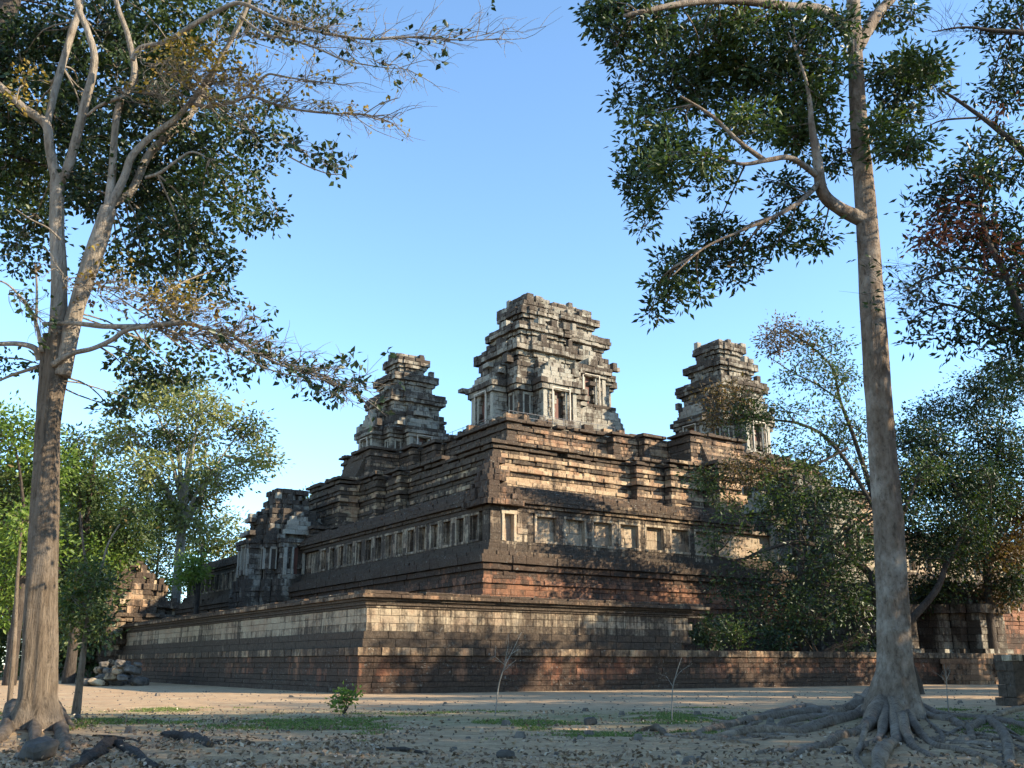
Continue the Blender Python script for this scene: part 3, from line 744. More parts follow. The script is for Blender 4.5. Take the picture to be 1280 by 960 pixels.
# roots
def root_path(pts, rad, t=tr, name='root', lift=.3, up=True):
    P = []; nearT = up and (1070 < pts[0][0] < 1145 or pts[0][0] < 70); rr = [r*ru(.6, 1.0) for r in rad]
    for i, ((x, y), r_) in enumerate(zip(pts, rr)):
        g = ground(x, y); g.z = gz(g.x, g.y)+r_*lift+(.3 if i == 0 and nearT else 0)+ru(-.3,.2)*r_; P.append(g)
    rr[-1] *= .4; P[-1].z = gz(P[-1].x, P[-1].y)-.04; rr[0] *= 1.15 if nearT else .6
    t.limb(P, rr, name, 12, .45, 0, False)
R_ = [([(1095,885),(1060,888),(1020,893),(985,900),(940,905),(890,915),(850,922)],[.30,.26,.22,.2,.15,.1,.05]),
 ([(1100,895),(1070,905),(1030,912),(1000,918),(960,918),(920,920),(880,921)],[.3,.24,.2,.2,.16,.12,.06]),
 ([(1105,905),(1080,918),(1050,925),(1030,935),(990,938),(950,942),(930,946)],[.26,.17,.14,.12,.09,.07,.05]),
 ([(1120,905),(1122,925),(1110,938),(1100,950),(1095,975)],[.3,.2,.17,.15,.1]),
 ([(1112,905),(1100,925),(1080,935),(1070,948),(1085,958)],[.2,.1,.08,.06,.04]),
 ([(1130,900),(1150,920),(1170,935),(1200,942),(1240,952),(1280,968)],[.22,.13,.1,.09,.07,.05]),
 ([(1135,893),(1165,905),(1190,908),(1210,915),(1235,908),(1255,920),(1262,945),(1262,970)],[.25,.17,.13,.12,.14,.13,.11,.08]),
 ([(1138,888),(1175,898),(1215,900),(1250,905),(1290,915),(1330,930)],[.25,.2,.16,.15,.14,.1]),
 ([(1210,912),(1215,925),(1200,930),(1190,928)],[.13,.1,.1,.06]),
 ([(1240,898),(1265,890),(1300,884),(1340,880)],[.14,.13,.12,.1]),
 ([(1060,898),(1020,905),(985,908),(965,915)],[.14,.12,.12,.06]),
 ([(1085,930),(1070,945),(1050,938),(1040,925)],[.07,.05,.04,.03]),
 ([(1130,915),(1140,935),(1165,945),(1180,960)],[.14,.09,.07,.04]),
 ([(1075,895),(1040,897),(1010,885),(970,892),(930,905),(890,908)],[.2,.17,.15,.14,.1,.05]),
 ([(1155,905),(1175,918),(1185,930),(1230,935),(1270,945)],[.12,.08,.07,.06,.04]),
 ([(1000,948),(975,951),(945,952),(930,953)],[.05,.06,.06,.03])]
for p_, r_ in R_: root_path(p_, r_)
random.seed(8)
for i in range(26):
    a = ru(-1, 1); x0 = 1112+math.copysign(40+130*random.random(), a); y0 = 905+ru(0, 30)
    q = [(x0, y0)]
    dx = (1 if x0 > 1112 else -1)*ru(18, 45); dy = ru(-4, 9)
    for _ in range(random.randint(3, 5)):
        q.append((q[-1][0]+dx*ru(.6,1.3), q[-1][1]+dy+ru(-6,6)))
    root_path(q, [ru(.04,.09)*(1-.18*j) for j in range(len(q))], up=False)
tr.finish(.40, .25, .42)

# --- left foreground tree with forked pale limbs
YL = 21.3
def Lp(px, py, dy=0): return tuple(at(px, py, YL+dy))
random.seed(41)
tl = Tree('forked_tree', ground(40, 925), 'large forked tree in the left foreground with furrowed bark and pale limbs', bark='bark_tan')
pl_ = lambda w: w*YL/1235*.5*(.76 if w < 60 else .9)
tk = [(40,935,88),(42,905,72),(45,870,55),(48,800,48),(52,720,44),(57,620,42),(62,520,40),(68,460,44),(72,420,40)]
tl.limb([Lp(x, y) for x, y, w_ in tk], [pl_(w_) for *_, w_ in tk], 'trunk', 26, .06, .3)
def lim(pts, wds, dy0=0, dy1=0, **k):
    n = len(pts); tl.limb([Lp(x, y, dy0+(dy1-dy0)*i/(n-1)) for i, (x, y) in enumerate(pts)], [pl_(v_) for v_ in wds], **k)
lim([(66,470),(72,420),(74,350),(71,280),(72,220)], [30,30,27,26,24], 0, 0, seg=14)
lim([(72,228),(62,185),(57,155),(30,135),(-5,103),(-60,60)], [22,17,17,14,12,8], 0, -.6)
lim([(58,160),(66,125),(75,90),(90,40),(102,0),(110,-70)], [14,13,13,13,11,8], -.1, .4)
lim([(76,228),(88,200),(105,135),(118,78),(110,40),(97,5),(90,-60)], [17,17,16,14,12,12,8], 0, -.4)
lim([(78,470),(92,400),(108,345),(122,305),(136,260)], [28,28,30,32,28], -.1, -.2, seg=14)
lim([(134,268),(140,220),(144,160),(150,130),(168,95),(160,45),(145,0),(140,-60)], [18,14,13,14,13,10,9,6], -.2, -.3)
lim([(136,262),(155,222),(165,195),(190,170),(218,150),(238,128),(262,95),(280,65),(300,30),(318,-15)], [15,14,13,12,11,10,9,9,8,6], -.2, -.8)
lim([(140,255),(165,238),(185,195),(215,165),(235,148),(262,100),(290,45),(320,-20)], [16,15,15,18,12,9,7,5], .2, 1)
lim([(200,55),(225,42),(240,32),(270,15),(300,4),(338,20),(370,31),(404,41),(440,47),(475,49),(522,46),(575,50),(630,49)], [10,10,10,9,8,6,5,5,4.5,4,3,2,1.2], -.6, -2)
lim([(165,75),(175,60),(200,55)], [9,9,9], -.5, -.6)
lim([(300,20),(330,42),(365,50),(400,62),(430,75),(470,83),(510,87)], [5,4.5,4,3.5,3,2,1], -.8, -1.8)
lim([(238,130),(262,133),(290,128),(315,121),(355,134),(404,141),(456,143),(483,151)], [8,7,6,5,4.5,3.5,2.5,1], -.5, -1.5)
lim([(310,122),(322,105),(335,93),(350,95),(381,100),(430,106)], [5,5,4,3.5,3,1.2], -.8, -1.4)
lim([(455,143),(475,130),(498,122)], [2,1.6,1], -1.4, -1.6)
lim([(360,195),(385,208),(410,217),(428,218)], [3,2.5,2,1], -.8, -1.2)
lim([(66,456),(90,442),(115,436),(140,425),(160,412),(200,406),(232,404),(262,412),(292,420),(330,446),(368,462),(400,468),(432,486)], [11,9,8,8,8,9,8,6,5,4,3.5,3,1.2], -.3, -1.8)
lim([(54,405),(90,404),(130,408),(165,408),(195,407)], [7,8,9,9,9], -.4, -.8)
lim([(260,412),(290,432),(315,452),(350,466),(395,474),(425,478)], [5,4,3,2.5,2,1], -1, -2)
lim([(195,400),(168,385),(145,370),(125,360)], [3,2.5,2,1.2], -.8, -.6)
lim([(50,450),(44,436),(25,430),(0,430),(-30,432)], [14,11,9,8,6], -.1, -.6)
lim([(48,458),(30,464),(12,470),(-10,480)], [7,6,5,3], 0, .4)
lim([(52,440),(47,410),(36,385),(20,365),(5,353),(-10,350)], [8,6,5,4,3,3], -.3, -.8)
lim([(76,300),(60,285),(40,275),(20,262)], [4,3,2.5,1.5], -.5, -1)
lim([(44,330),(46,360),(45,405)], [3,4,5], -.4, -.3)
lim([(182,222),(200,216),(222,200),(240,190),(262,198),(285,208)], [6,6,5,4,3,1.5], -.2, -.6)
lim([(108,145),(125,132),(145,124),(160,120)], [5,6,7,6], -.3, -.4)
tl.twigs(Lp(440,47,-1.6), Lp(625,49,-2), 38, .9, .012, mat=D_, n_l=.08, ln=.16)
tl.twigs(Lp(340,20,-1), Lp(440,48,-1.6), 29, .9, .012, mat=D_, n_l=.12, ln=.17)
tl.twigs(Lp(330,42,-1), Lp(510,87,-1.8), 40, .8, .012, mat=D_, n_l=.1, ln=.16)
tl.twigs(Lp(300,125,-1), Lp(490,150,-1.5), 54, .75, .012, mat='leaf_yellow', n_l=.12, ln=.13)
tl.twigs(Lp(330,98,-1), Lp(430,106,-1.4), 24, .7, .011, mat='leaf_yellow', n_l=.1, ln=.13)
tl.twigs(Lp(330,160,-.7), Lp(430,218,-1.2), 20, .6, .011, mat=D_, n_l=.6, ln=.19)
tl.twigs(Lp(180,90,-.8), Lp(330,110,-1), 75, .75, .013, mat='leaf_yellow', n_l=.3, ln=.12)
tl.twigs(Lp(120,110,-.8), Lp(230,120,-1), 39, .7, .013, mat='leaf_yellow', n_l=.1, ln=.12)
tl.twigs(Lp(260,412,-1), Lp(430,486,-1.9), 105, .75, .012, mat=D_, n_l=.35, ln=.16)
tl.twigs(Lp(160,408,-.8), Lp(300,425,-1.1), 69, .75, .013, mat='leaf_rust', n_l=.3, ln=.14)
tl.twigs(Lp(100,350,-.8), Lp(250,390,-1), 60, .6, .012, mat='leaf_yellow', n_l=.4, ln=.12)
tl.twigs(Lp(0,350,-.8), Lp(50,400,-.6), 18, .6, .012, mat='leaf_mid', n_l=.4, ln=.15)
tl.twigs(Lp(150,60,-.9), Lp(300,150,-1.1), 50, .9, .013, mat='leaf_yellow', n_l=.25, ln=.11)
tl.twigs(Lp(60,330,-.9), Lp(140,380,-.9), 26, .6, .012, mat='leaf_rust', n_l=.3, ln=.12)
tl.twigs(Lp(240,60,-1), Lp(420,30,-1.4), 40, .9, .012, mat='leaf_yellow', n_l=.15, ln=.11)
lk = dict(per=34, cr=.32, ln=.155, twr=.012)
for (x, y, a_, b_, n) in ((30,60,60,60,36),(40,140,60,60,40),(120,50,60,60,40),(200,50,60,60,38),(270,40,50,50,26),(330,20,55,38,22),(400,5,45,20,8),
        (20,220,50,60,36),(30,300,45,50,26),(110,150,60,60,32),(190,140,50,50,26),(130,230,60,50,32),(200,220,60,50,34),(260,170,60,50,34),(310,150,50,40,20),(330,190,50,34,18),
        (270,240,60,45,34),(320,270,34,34,14),(200,300,60,45,34),(250,320,45,40,20),(150,330,50,40,20),(230,370,60,40,26),(280,350,22,30,7),(190,430,50,24,14),
        (170,460,45,30,16),(150,490,32,30,10),(150,510,24,18,4),(210,460,30,22,7),(250,455,40,20,10),(300,460,40,16,8),(25,450,28,16,4),(10,465,16,16,3),
        (60,-40,90,60,30),(200,-50,120,60,35),(-60,150,60,160,40)):
    B(tl, x, y, a_, b_, int(n*(1.25 if y < 240 and x < 240 else .8 if y < 400 else .55)), D_ if random.random() < .8 else 'leaf_mid', dy=ru(.3,3.2), Y=YL, **lk)
for (x, y, a_, b_, n) in ((230,70,60,18,13),(280,95,50,16,8),(225,370,40,22,7),(20,110,40,40,6)):
    B(tl, x, y, a_, b_, n, 'leaf_yellow', dy=-.8, Y=YL, per=18, cr=.25, ln=.13, twr=.01)
for p_, r_ in (([(60,905),(72,925),(80,942),(86,953)],[.26,.16,.12,.06]), ([(20,915),(5,930),(-15,945)],[.28,.17,.08]), ([(66,895),(85,908),(95,915)],[.2,.12,.06]), ([(40,920),(42,938),(36,955)],[.25,.14,.06])):
    root_path(p_, r_, tl)
tl.finish(.62, .4, .35)

# --- leaning dark trunk at the top left corner and its crown
tb = Tree('leaning_tree', (-15.5, 22.5, 0), 'dark trunk leaning in at the top left corner of the photo', bark='bark_dark')
tb.limb([(-15.5,22.5,-.1), (-14.8,22.6,4), (-13.8,22.8,9), tuple(at(-8,95,23)), tuple(at(6,30,23)), tuple(at(16,-20,23)), tuple(at(30,-90,23))], [.5,.4,.36,.33,.3,.27,.22], 'trunk', 16)
for (x, y, a_, b_, n) in ((40,110,90,70,40),(130,90,90,70,44),(220,120,80,60,36),(120,200,80,60,36),(30,250,60,80,34),(210,250,70,60,34),(160,20,120,50,40)):
    B(tb, x, y, a_, b_, n, D_, dy=2.5, Y=24, per=26, cr=.45, ln=.24, twr=.014)
tb.finish(.6, .4, .3)

# --- tree whose branches reach in from the right edge
YE = 24
te = Tree('overhanging_tree', (16.5, YE, 0), 'tree reaching in over the right edge with dark and reddish leaves', bark='bark_dark')
E_ = lambda x, y, dy=0: tuple(at(x, y, YE+dy))
te.limb([(16.5,YE,-.1), (16.3,YE,4), E_(1450,500), E_(1430,300), E_(1400,100), E_(1380,-100)], [.5,.42,.36,.3,.22,.15], 'trunk', 16)
for pts, ws in (([(1430,330),(1340,250),(1280,190),(1255,168),(1225,145),(1192,122),(1172,110)],[.16,.13,.1,.08,.06,.04,.02]),
                ([(1400,120),(1330,60),(1280,42),(1240,38),(1205,34),(1165,40)],[.12,.09,.07,.05,.03,.015]),
                ([(1440,480),(1350,440),(1290,420),(1260,350),(1235,300),(1225,260)],[.17,.15,.12,.09,.07,.04]),
                ([(1300,425),(1250,410),(1200,385),(1150,375)],[.07,.05,.035,.015]),
                ([(1250,345),(1200,335),(1150,352),(1130,365)],[.05,.04,.025,.012]),
                ([(1222,147),(1180,150),(1160,158)],[.03,.025,.012])):
    te.limb([E_(x, y, -.5) for x, y in pts], ws)
te.twigs(E_(1200,130,-.5), E_(1165,150,-.5), 14, .9, .012); te.twigs(E_(1240,38,-.5), E_(1165,40,-.5), 16, .9, .01)
te.twigs(E_(1200,330,-.5), E_(1130,365,-.5), 26, 1.0, .01, mat=D_, n_l=.3, ln=.18); te.twigs(E_(1250,410,-.5), E_(1140,375,-.5), 26, 1.0, .01, mat=D_, n_l=.4, ln=.18)
ek = dict(per=20, cr=.36, ln=.22, twr=.012)
for (x, y, a_, b_, n) in ((1260,20,50,40,26),(1270,90,40,50,20),(1240,120,30,30,8),(1250,200,50,45,26),(1200,230,50,40,20),(1165,265,40,30,12),(1240,290,50,50,28),(1190,300,50,35,18),
        (1270,350,40,50,24),(1230,370,40,40,14),(1180,350,40,25,7),(1160,405,40,25,8),(1220,420,40,22,8),(1330,100,60,120,30),(1340,300,60,140,34),(1270,430,30,30,12)):
    B(te, x, y, a_, b_, int(n*1.4), D_, dy=ru(-1,1), Y=YE, **ek)
for (x, y, a_, b_, n) in ((1190,285,30,18,8),(1175,300,22,14,4),(1235,300,26,26,8),(1215,235,26,18,5),(1245,140,18,14,3)):
    B(te, x, y, a_, b_, n, 'leaf_red', dy=-.5, Y=YE, per=16, cr=.35, ln=.2, twr=.01)
for (x, y, a_, b_, n) in ((1265,410,30,30,16),(1275,470,30,40,14)):
    B(te, x, y, a_, b_, n, 'leaf_mid', dy=0, Y=YE, per=24, cr=.35, ln=.18, twr=.01)
for (x, y, a_, b_, n) in ((1250,330,40,30,10),(1200,260,30,24,6),(1150,290,24,14,3)):
    B(te, x, y, a_, b_, n, 'leaf_red', dy=-.8, Y=YE, per=16, cr=.35, ln=.2, twr=.01)
te.finish(.36, .3, .35)

# --- spreading tree standing on the terrace in front of the pyramid
YS = 66
tsx = T(41.5, 5, 2.1)
ts = Tree('spreading_tree', tsx, 'spreading feathery tree on the terrace behind the tall trunk, limbs reaching left', bark='bark_dark')
Sx = lambda x, y, dy=0: tuple(at(x, y, YS+dy))
yb = tsx.y
Sx = lambda x, y, dy=0: tuple(at(x, y, yb+dy))
ts.limb([tuple(tsx-Vector((0,0,.3))), Sx(1098,780), Sx(1095,745), Sx(1110,700)], [.55,.45,.4,.32], 'trunk', 14)
for pts, ws in (([(1097,742),(1085,715),(1055,695),(1025,683),(990,678),(950,690),(920,700),(880,690)],[.35,.3,.26,.2,.18,.12,.08,.05]),
                ([(1095,760),(1070,760),(1040,735),(1010,725),(970,730)],[.25,.2,.15,.1,.06]),
                ([(1105,715),(1100,650),(1085,600),(1065,540),(1050,500),(1040,460),(1010,430),(985,415)],[.3,.27,.22,.17,.13,.1,.07,.04]),
                ([(1095,640),(1060,580),(1030,545),(1000,530),(970,525),(930,520),(900,515)],[.2,.17,.15,.12,.1,.07,.04]),
                ([(1050,500),(1020,480),(990,465),(960,445)],[.08,.07,.05,.03]),
                ([(1060,560),(1020,580),(980,590),(930,600),(890,600)],[.12,.1,.08,.06,.04]),
                ([(1110,700),(1130,640),(1150,590)],[.2,.15,.1])):
    ts.limb([Sx(x, y, ru(-.8,.8)) for x, y in pts], ws)
sk = dict(per=26, cr=1.0, ln=.34, twr=.03, hollow=.1)
for (x, y, a_, b_, n, mt) in ((985,420,35,22,16,'leaf_rust'),(1025,430,35,26,16,'leaf_mid'),(965,430,22,18,8,'leaf_rust'),(1010,465,45,22,14,'leaf_mid'),(1050,480,35,35,20,'leaf_mid'),
        (910,500,34,24,20,'leaf_rust'),(925,520,30,26,16,'leaf_mid'),(950,510,30,18,10,'leaf_mid'),(890,525,18,14,5,'leaf_rust'),
        (1000,520,40,25,12,'leaf_mid'),(1050,540,40,35,28,'leaf_mid'),(1000,570,50,22,20,'leaf_mid'),(930,590,60,22,34,'leaf_rust'),(890,600,35,20,16,'leaf_mid'),
        (985,605,60,30,40,'leaf_mid'),(1050,600,50,45,55,'leaf_dark'),(1000,640,60,28,34,'leaf_dark'),(1060,660,45,40,36,'leaf_dark'),(910,635,35,16,9,'leaf_mid'),(895,672,28,16,9,'leaf_mid'),(945,700,30,16,7,'leaf_mid'),
        (1000,705,50,28,26,'leaf_dark'),(1050,730,45,35,36,'leaf_dark'),(975,745,40,20,18,'leaf_dark'),(1015,765,45,24,26,'leaf_dark'),(1080,780,30,40,24,'leaf_dark'),(920,730,36,20,12,'leaf_dark'),(935,775,34,18,14,'leaf_dark'),(985,790,34,14,14,'leaf_dark'),(960,650,40,16,12,'leaf_mid'),(1080,700,30,40,20,'leaf_dark'),(1150,590,30,34,22,'leaf_mid'),(1140,640,24,24,12,'leaf_dark')):
    B(ts, x, y, a_, b_, int(n*(1.7 if y < 560 else 1.35)), mt, dy=ru(-2.5,1.5), Y=yb, **sk)
ts.finish(.42, .3, .45)

# --- bushes on the collapsed part of the wall
def bush(px, py, Y, z, rx, rzz, n, mat, label, ln=.3, name='bush', bark='bark_dark'):
    b0 = at(px, 830, Y); b0.z = z
    t = Tree(name, b0, label, 'bush', bark)
    for i in range(5):
        t.limb([tuple(b0), tuple(b0+Vector((ru(-.4,.4)*rx, ru(-.3,.3)*rx, rzz*.8))), tuple(b0+Vector((ru(-.8,.8)*rx, ru(-.5,.5)*rx, rzz*1.5)))], [.06,.04,.02], 'stem', 6)
    t.blob(b0+Vector((0, 0, rzz)), (rx, rx*.7, rzz), n, mat, per=26, cr=.5, ln=ln, twr=.015, hollow=.2)
    return t.finish(.45, .2, .45)
def bush_on(a, b, z, rx, rz_, n, mat, label, **k):
    p = T(a, b, z); bb = Vector(p)
    t = Tree('bush', bb, label, 'bush', 'bark_dark')
    for i in range(5):
        t.limb([tuple(bb), tuple(bb+Vector((ru(-.4,.4)*rx, ru(-.3,.3)*rx, rz_*.8))), tuple(bb+Vector((ru(-.8,.8)*rx, ru(-.5,.5)*rx, rz_*1.5)))], [.06,.04,.02], 'stem', 6)
    t.blob(bb+Vector((0, 0, rz_)), (rx, rx*.7, rz_), n, mat, per=26, cr=.5, ln=k.get('ln', .28), twr=.015, hollow=.2)
    return t.finish(.45, .2, .4)
bush_on(26.6, 1.6, 2.2, 1.5, 1.2, 40, 'leaf_dark', 'dark shrub growing where the pale upper wall breaks off')
bush_on(29.4, 2.0, 2.2, 1.0, 1.3, 20, 'leaf_mid', 'rounder olive shrub right of the broken wall end')
bush_on(33.4, 2.2, 2.2, 1.2, .9, 24, 'leaf_dark', 'low dark shrub on the red ledge left of the tall trunk')

# --- dense trees right of the tall trunk
def big_tree(name, base, h, label, blobs, mats, bark='bark_dark', trunk_r=.5, ln=.4, per=26, cr=1.1, lean=0, wd=.45, tb=.45, twr=.03, cat='tree', n_limbs=6, group=None, spl=.45, dens=1.5):
    base = Vector(base); t = Tree(name, base, label, cat, bark, group)
    top = base+Vector((lean, 0, h*spl))
    t.limb([tuple(base-Vector((0,0,.2))), tuple(base+Vector((lean*.4+ru(-.2,.2), 0, h*.2))), tuple(top), tuple(base+Vector((lean*1.3, 0, h*.78)))], [trunk_r, trunk_r*.75, trunk_r*.6, trunk_r*.2], 'trunk', 12)
    cs = [(Vector(c), r) for c, r, _ in blobs]
    for c, r in sorted(cs, key=lambda e: -e[1][0]*e[1][2])[:n_limbs]:
        st = base.lerp(top, ru(.8, 1.0))
        md = st.lerp(c, .5)+Vector((0, 0, h*.04))
        t.limb([tuple(st), tuple(md), tuple(c)], [trunk_r*.4, trunk_r*.22, trunk_r*.08], 'limb', 8)
    for (c, r, n), m_ in zip(blobs, mats*20):
        n = int(n*dens)
        t.blob(c, r, n, m_, per=per, cr=cr, ln=ln, twr=twr, hollow=.15)
    return t.finish(wd, .3, tb)
def bl(lst, Y, dj=2):
    out = []
    for (x, y, a_, b_, n) in lst:
        Yv = Y+ru(-dj, dj); sc = Yv/1235
        out.append((at(x, y, Yv), (a_*sc, max(a_, b_)*sc*.8, b_*sc), n))
    return out
def gb(px, Y): p = at(px, 830, Y); p.z = 0; return p
b_ = T(46, 10, 2.1)
big_tree('dense_tree', b_, 17, 'dense dark green tree just right of the tall trunk, screening the gate ruins',
   bl([(1160,560,40,34,34),(1140,610,40,34,34),(1190,600,45,36,40),(1150,670,40,30,26),(1200,660,40,34,26),(1170,520,36,24,16),(1190,700,40,26,16),(1130,540,22,22,8),(1180,735,36,20,14),(1150,740,26,26,10)], b_.y), ['leaf_dark','leaf_mid','leaf_dark'], ln=.36, dens=3.2)
b_ = T(60, 2, 2.1)
big_tree('dense_tree', b_, 19, 'dark tree crowding the right edge of the photo behind the dark stone post',
   bl([(1250,560,45,44,46),(1230,620,45,36,36),(1270,650,40,40,36),(1220,500,40,36,26),(1260,480,36,40,26),(1250,700,45,26,26),(1290,600,40,60,30),(1275,730,30,22,16),(1240,745,34,20,14)], b_.y), ['leaf_dark','leaf_dark','leaf_rust'], ln=.36, lean=.5, dens=3.2)
# leaning dark trunk behind the tall tree
b0 = T(47, 4, 2.1)
t_ = Tree('leaning_tree', b0, 'dark leaning trunk rising right of the tall tree, in front of the shrines', bark='bark_dark')
t_.limb([tuple(b0), tuple(at(1165,745,b0.y)), tuple(at(1182,708,b0.y)), tuple(at(1200,675,b0.y)), tuple(at(1212,640,b0.y))], [.35,.28,.22,.15,.06], 'trunk', 12)
for (x, y, a_, c_, n) in ((1215,610,40,34,46),(1195,655,40,30,36),(1225,665,30,26,24),(1160,690,26,18,14),(1205,700,30,18,12)): B(t_, x, y, a_, c_, n, 'leaf_dark', dy=0, Y=b0.y, per=24, cr=1.0, ln=.34, twr=.03)
t_.finish(.42, .3, .4)

# --- left background trees
big_tree('tall_pale_tree', gb(212, 150), 44, 'tall pale-trunked tree with a wide grey-green crown, beyond the left gate',
   bl([(190,500,50,28,34),(250,510,45,26,32),(300,540,40,24,26),(320,575,28,12,12),(150,545,36,24,22),(220,550,55,26,40),(270,590,50,22,30),(180,590,45,22,28),(240,625,40,22,22),(190,640,40,26,24),(130,560,22,14,8),(215,480,50,16,16),(335,580,14,7,4),(250,660,30,16,12)], 150, 6),
   ['leaf_pale','leaf_pale','leaf_mid'], bark='bark_pale', trunk_r=1.0, dens=1.25, ln=.75, per=34, cr=2.0, twr=.09, n_limbs=10, tb=.7, spl=.55)
big_tree('yellow_green_tree', gb(15, 75), 24, 'bright yellow-green tree at the left edge of the photo',
   bl([(15,540,45,34,36),(50,580,36,34,32),(10,610,50,44,50),(30,680,50,44,46),(20,750,45,34,34),(-30,650,40,90,40)], 75, 4), ['leaf_bright','leaf_bright','leaf_mid'], ln=.42, per=28, cr=1.2, tb=.5)
big_tree('leafy_tree', gb(88, 82), 24, 'green leafy tree right of the furrowed trunk, with yellowing lower leaves',
   bl([(95,560,26,24,20),(90,600,40,28,34),(115,610,36,22,22),(130,650,40,22,24),(150,670,40,22,24),(100,680,40,34,34),(165,640,26,14,10),(135,690,34,16,16),(165,680,26,16,12),(120,740,22,26,14)], 82, 3), ['leaf_mid','leaf_bright','leaf_mid','leaf_mid','leaf_mid','leaf_mid'], ln=.42, per=26, cr=1.2)
g_ = ground(95, 893)
ty = Tree('slim_tree', g_, 'slim young tree leaning slightly beside the furrowed trunk, on the sunlit ground', bark='bark_tan')
ty.limb([tuple(g_-Vector((0,0,.1))), tuple(at(100,850,g_.y)), tuple(at(106,800,g_.y)), tuple(at(112,740,g_.y)), tuple(at(105,690,g_.y)), tuple(at(100,640,g_.y))], [.15,.11,.09,.06,.04,.02], 'trunk', 10)
ty.limb([tuple(at(110,745,g_.y)), tuple(at(125,715,g_.y)), tuple(at(135,680,g_.y)), tuple(at(150,655,g_.y))], [.05,.04,.03,.02])
for (x, y, a_, c_, n, mt) in ((105,760,32,30,40,'leaf_mid'),(120,790,20,18,12,'leaf_dark'),(85,775,18,30,14,'leaf_mid'),(110,715,26,22,18,'leaf_mid'),(125,735,22,16,12,'leaf_dark')):
    B(ty, x, y, a_, c_, n, mt, dy=ru(-.3,.3), Y=g_.y, per=26, cr=.35, ln=.17, twr=.01)
ty.finish(.42, .2, .55)
big_tree('bright_tree', gb(240, 135), 22, 'small bright green tree beside the pale trunk, above the gallery end',
   bl([(240,705,18,18,24),(238,725,20,14,18)], 135, 2), ['leaf_bright'], ln=.5, per=26, cr=1.2, tb=.8, n_limbs=2)
big_tree('far_tree', gb(378, 175), 32, 'small far crown peeping over the skyline between gate ruin and pyramid',
   bl([(380,628,22,14,14),(370,642,20,12,12),(395,622,12,10,6)], 175, 2), ['leaf_bright','leaf_mid'], ln=.7, per=26, cr=1.6, tb=.6, n_limbs=2, trunk_r=.6)
big_tree('far_tree', gb(290, 170), 25, 'dusty olive tree behind the left gate ruin, under the pale tree',
   bl([(285,665,30,30,24),(265,690,26,24,16),(300,690,20,22,12),(245,680,30,16,14)], 170, 2), ['leaf_pale','leaf_mid'], ln=.7, per=28, cr=1.8, tb=.5, n_limbs=3)
# thin sunlit trunks at the left edge
for (x0, y0, x1, y1, lb) in ((12,880,22,720,'thin brown sunlit trunk just left of the furrowed tree'),(6,850,14,730,'thin grey trunk at the very left edge, behind the brown one')):
    g0_ = ground(x0, y0); yy = g0_.y
    t_ = Tree('thin_tree', g0_, lb, bark='bark_tan' if y0 == 880 else 'bark_grey')
    t_.limb([tuple(g0_-Vector((0,0,.1))), tuple(at(x0*.4+x1*.6, y0*.5+y1*.5, yy)), tuple(at(x1, y1, yy)), tuple(at(x1+6, y1-70, yy))], [.11,.09,.07,.03], 'trunk', 10)
    B(t_, x1+6, y1-70, 26, 26, 16, 'leaf_bright', dy=0, Y=yy, per=24, cr=.6, ln=.25, twr=.02)
    t_.finish(.42, .2, .6)
# forest rows closing the horizon
random.seed(5)
lab_n = 0
rows = [(-8,120,26,'leaf_mid'),(45,118,24,'leaf_mid'),(95,125,24,'leaf_dark'),(150,150,30,'leaf_mid'),(185,165,34,'leaf_dark'),(60,100,16,'leaf_dark'),(-40,105,20,'leaf_mid'),(120,112,14,'leaf_dark')]
for i, (px_, Y_, h_, mt) in enumerate(rows):
    b_ = gb(px_, Y_); bb = []
    for k in range(9):
        f = k/8; zc = h_*(.15+.75*f); rr = h_*.24*(1-.3*abs(f-.4))
        bb.append((b_+Vector((ru(-1,1)*rr*.8, ru(-1,1)*rr*.5, zc)), (rr, rr*.8, rr*.7), 26))
    big_tree('forest_tree', b_, h_, 'one of the closely packed trees at the edge of the wood behind the left gate', bb, [mt,'leaf_mid'], ln=.6, per=28, cr=1.5, n_limbs=3, trunk_r=.4, group='trees at the wood edge on the left', tb=.5)
rows = [(1150,150,20,'leaf_mid'),(1230,150,22,'leaf_dark'),(1310,140,20,'leaf_mid'),(1380,120,22,'leaf_mid')]
for i, (px_, Y_, h_, mt) in enumerate(rows):
    b_ = gb(px_, Y_); bb = []
    for k in range(9):
        f = k/8; zc = h_*(.15+.75*f); rr = h_*.26*(1-.3*abs(f-.4))
        bb.append((b_+Vector((ru(-1,1)*rr*.8, ru(-1,1)*rr*.5, zc)), (rr, rr*.8, rr*.7), 26))
    big_tree('forest_tree', b_, h_, 'one of the far trees closing the view behind the shrines on the right', bb, [mt,'leaf_mid'], ln=.6, per=28, cr=1.5, n_limbs=3, trunk_r=.4, group='far trees behind the shrines', tb=.5)

# --- trees standing outside the frame on the right: they throw the shade on the ground and the wall
random.seed(31)
def shade_tree(x, y, h, n=9, r=4.5, lo=.35, ln=.55, cnt=24):
    bb = []
    for k in range(n):
        f = k/(n-1); zc = h*(lo+(1-lo)*f)
        bb.append((Vector((x+ru(-1,1)*r*.7, y+ru(-1,1)*r*.7, zc)), (r*ru(.5,.8), r*ru(.5,.8), h*.12), cnt))
    big_tree('shade_tree', (x, y, 0), h, 'one of the broad trees standing beyond the right edge, shading the clearing', bb, ['leaf_dark','leaf_mid'], ln=ln, per=24, cr=1.1, n_limbs=4, trunk_r=.4, group='shade trees beyond the right edge')
SHADE = [(34,14,18,5.5),(29,22,16,5),(33,32,14,4.5),(34,40,17,4.5),(31,27,13,4),(44,24,22,5.5),(36,49,20,4.5),(39,58,19,4.5),(48,68,17,5),(53,75,17,5),(24,6,14,4.5),(50,46,22,4.5),(44,8,22,6),(58,54,23,4),(43,58,15,4),(30,-2,16,5)]
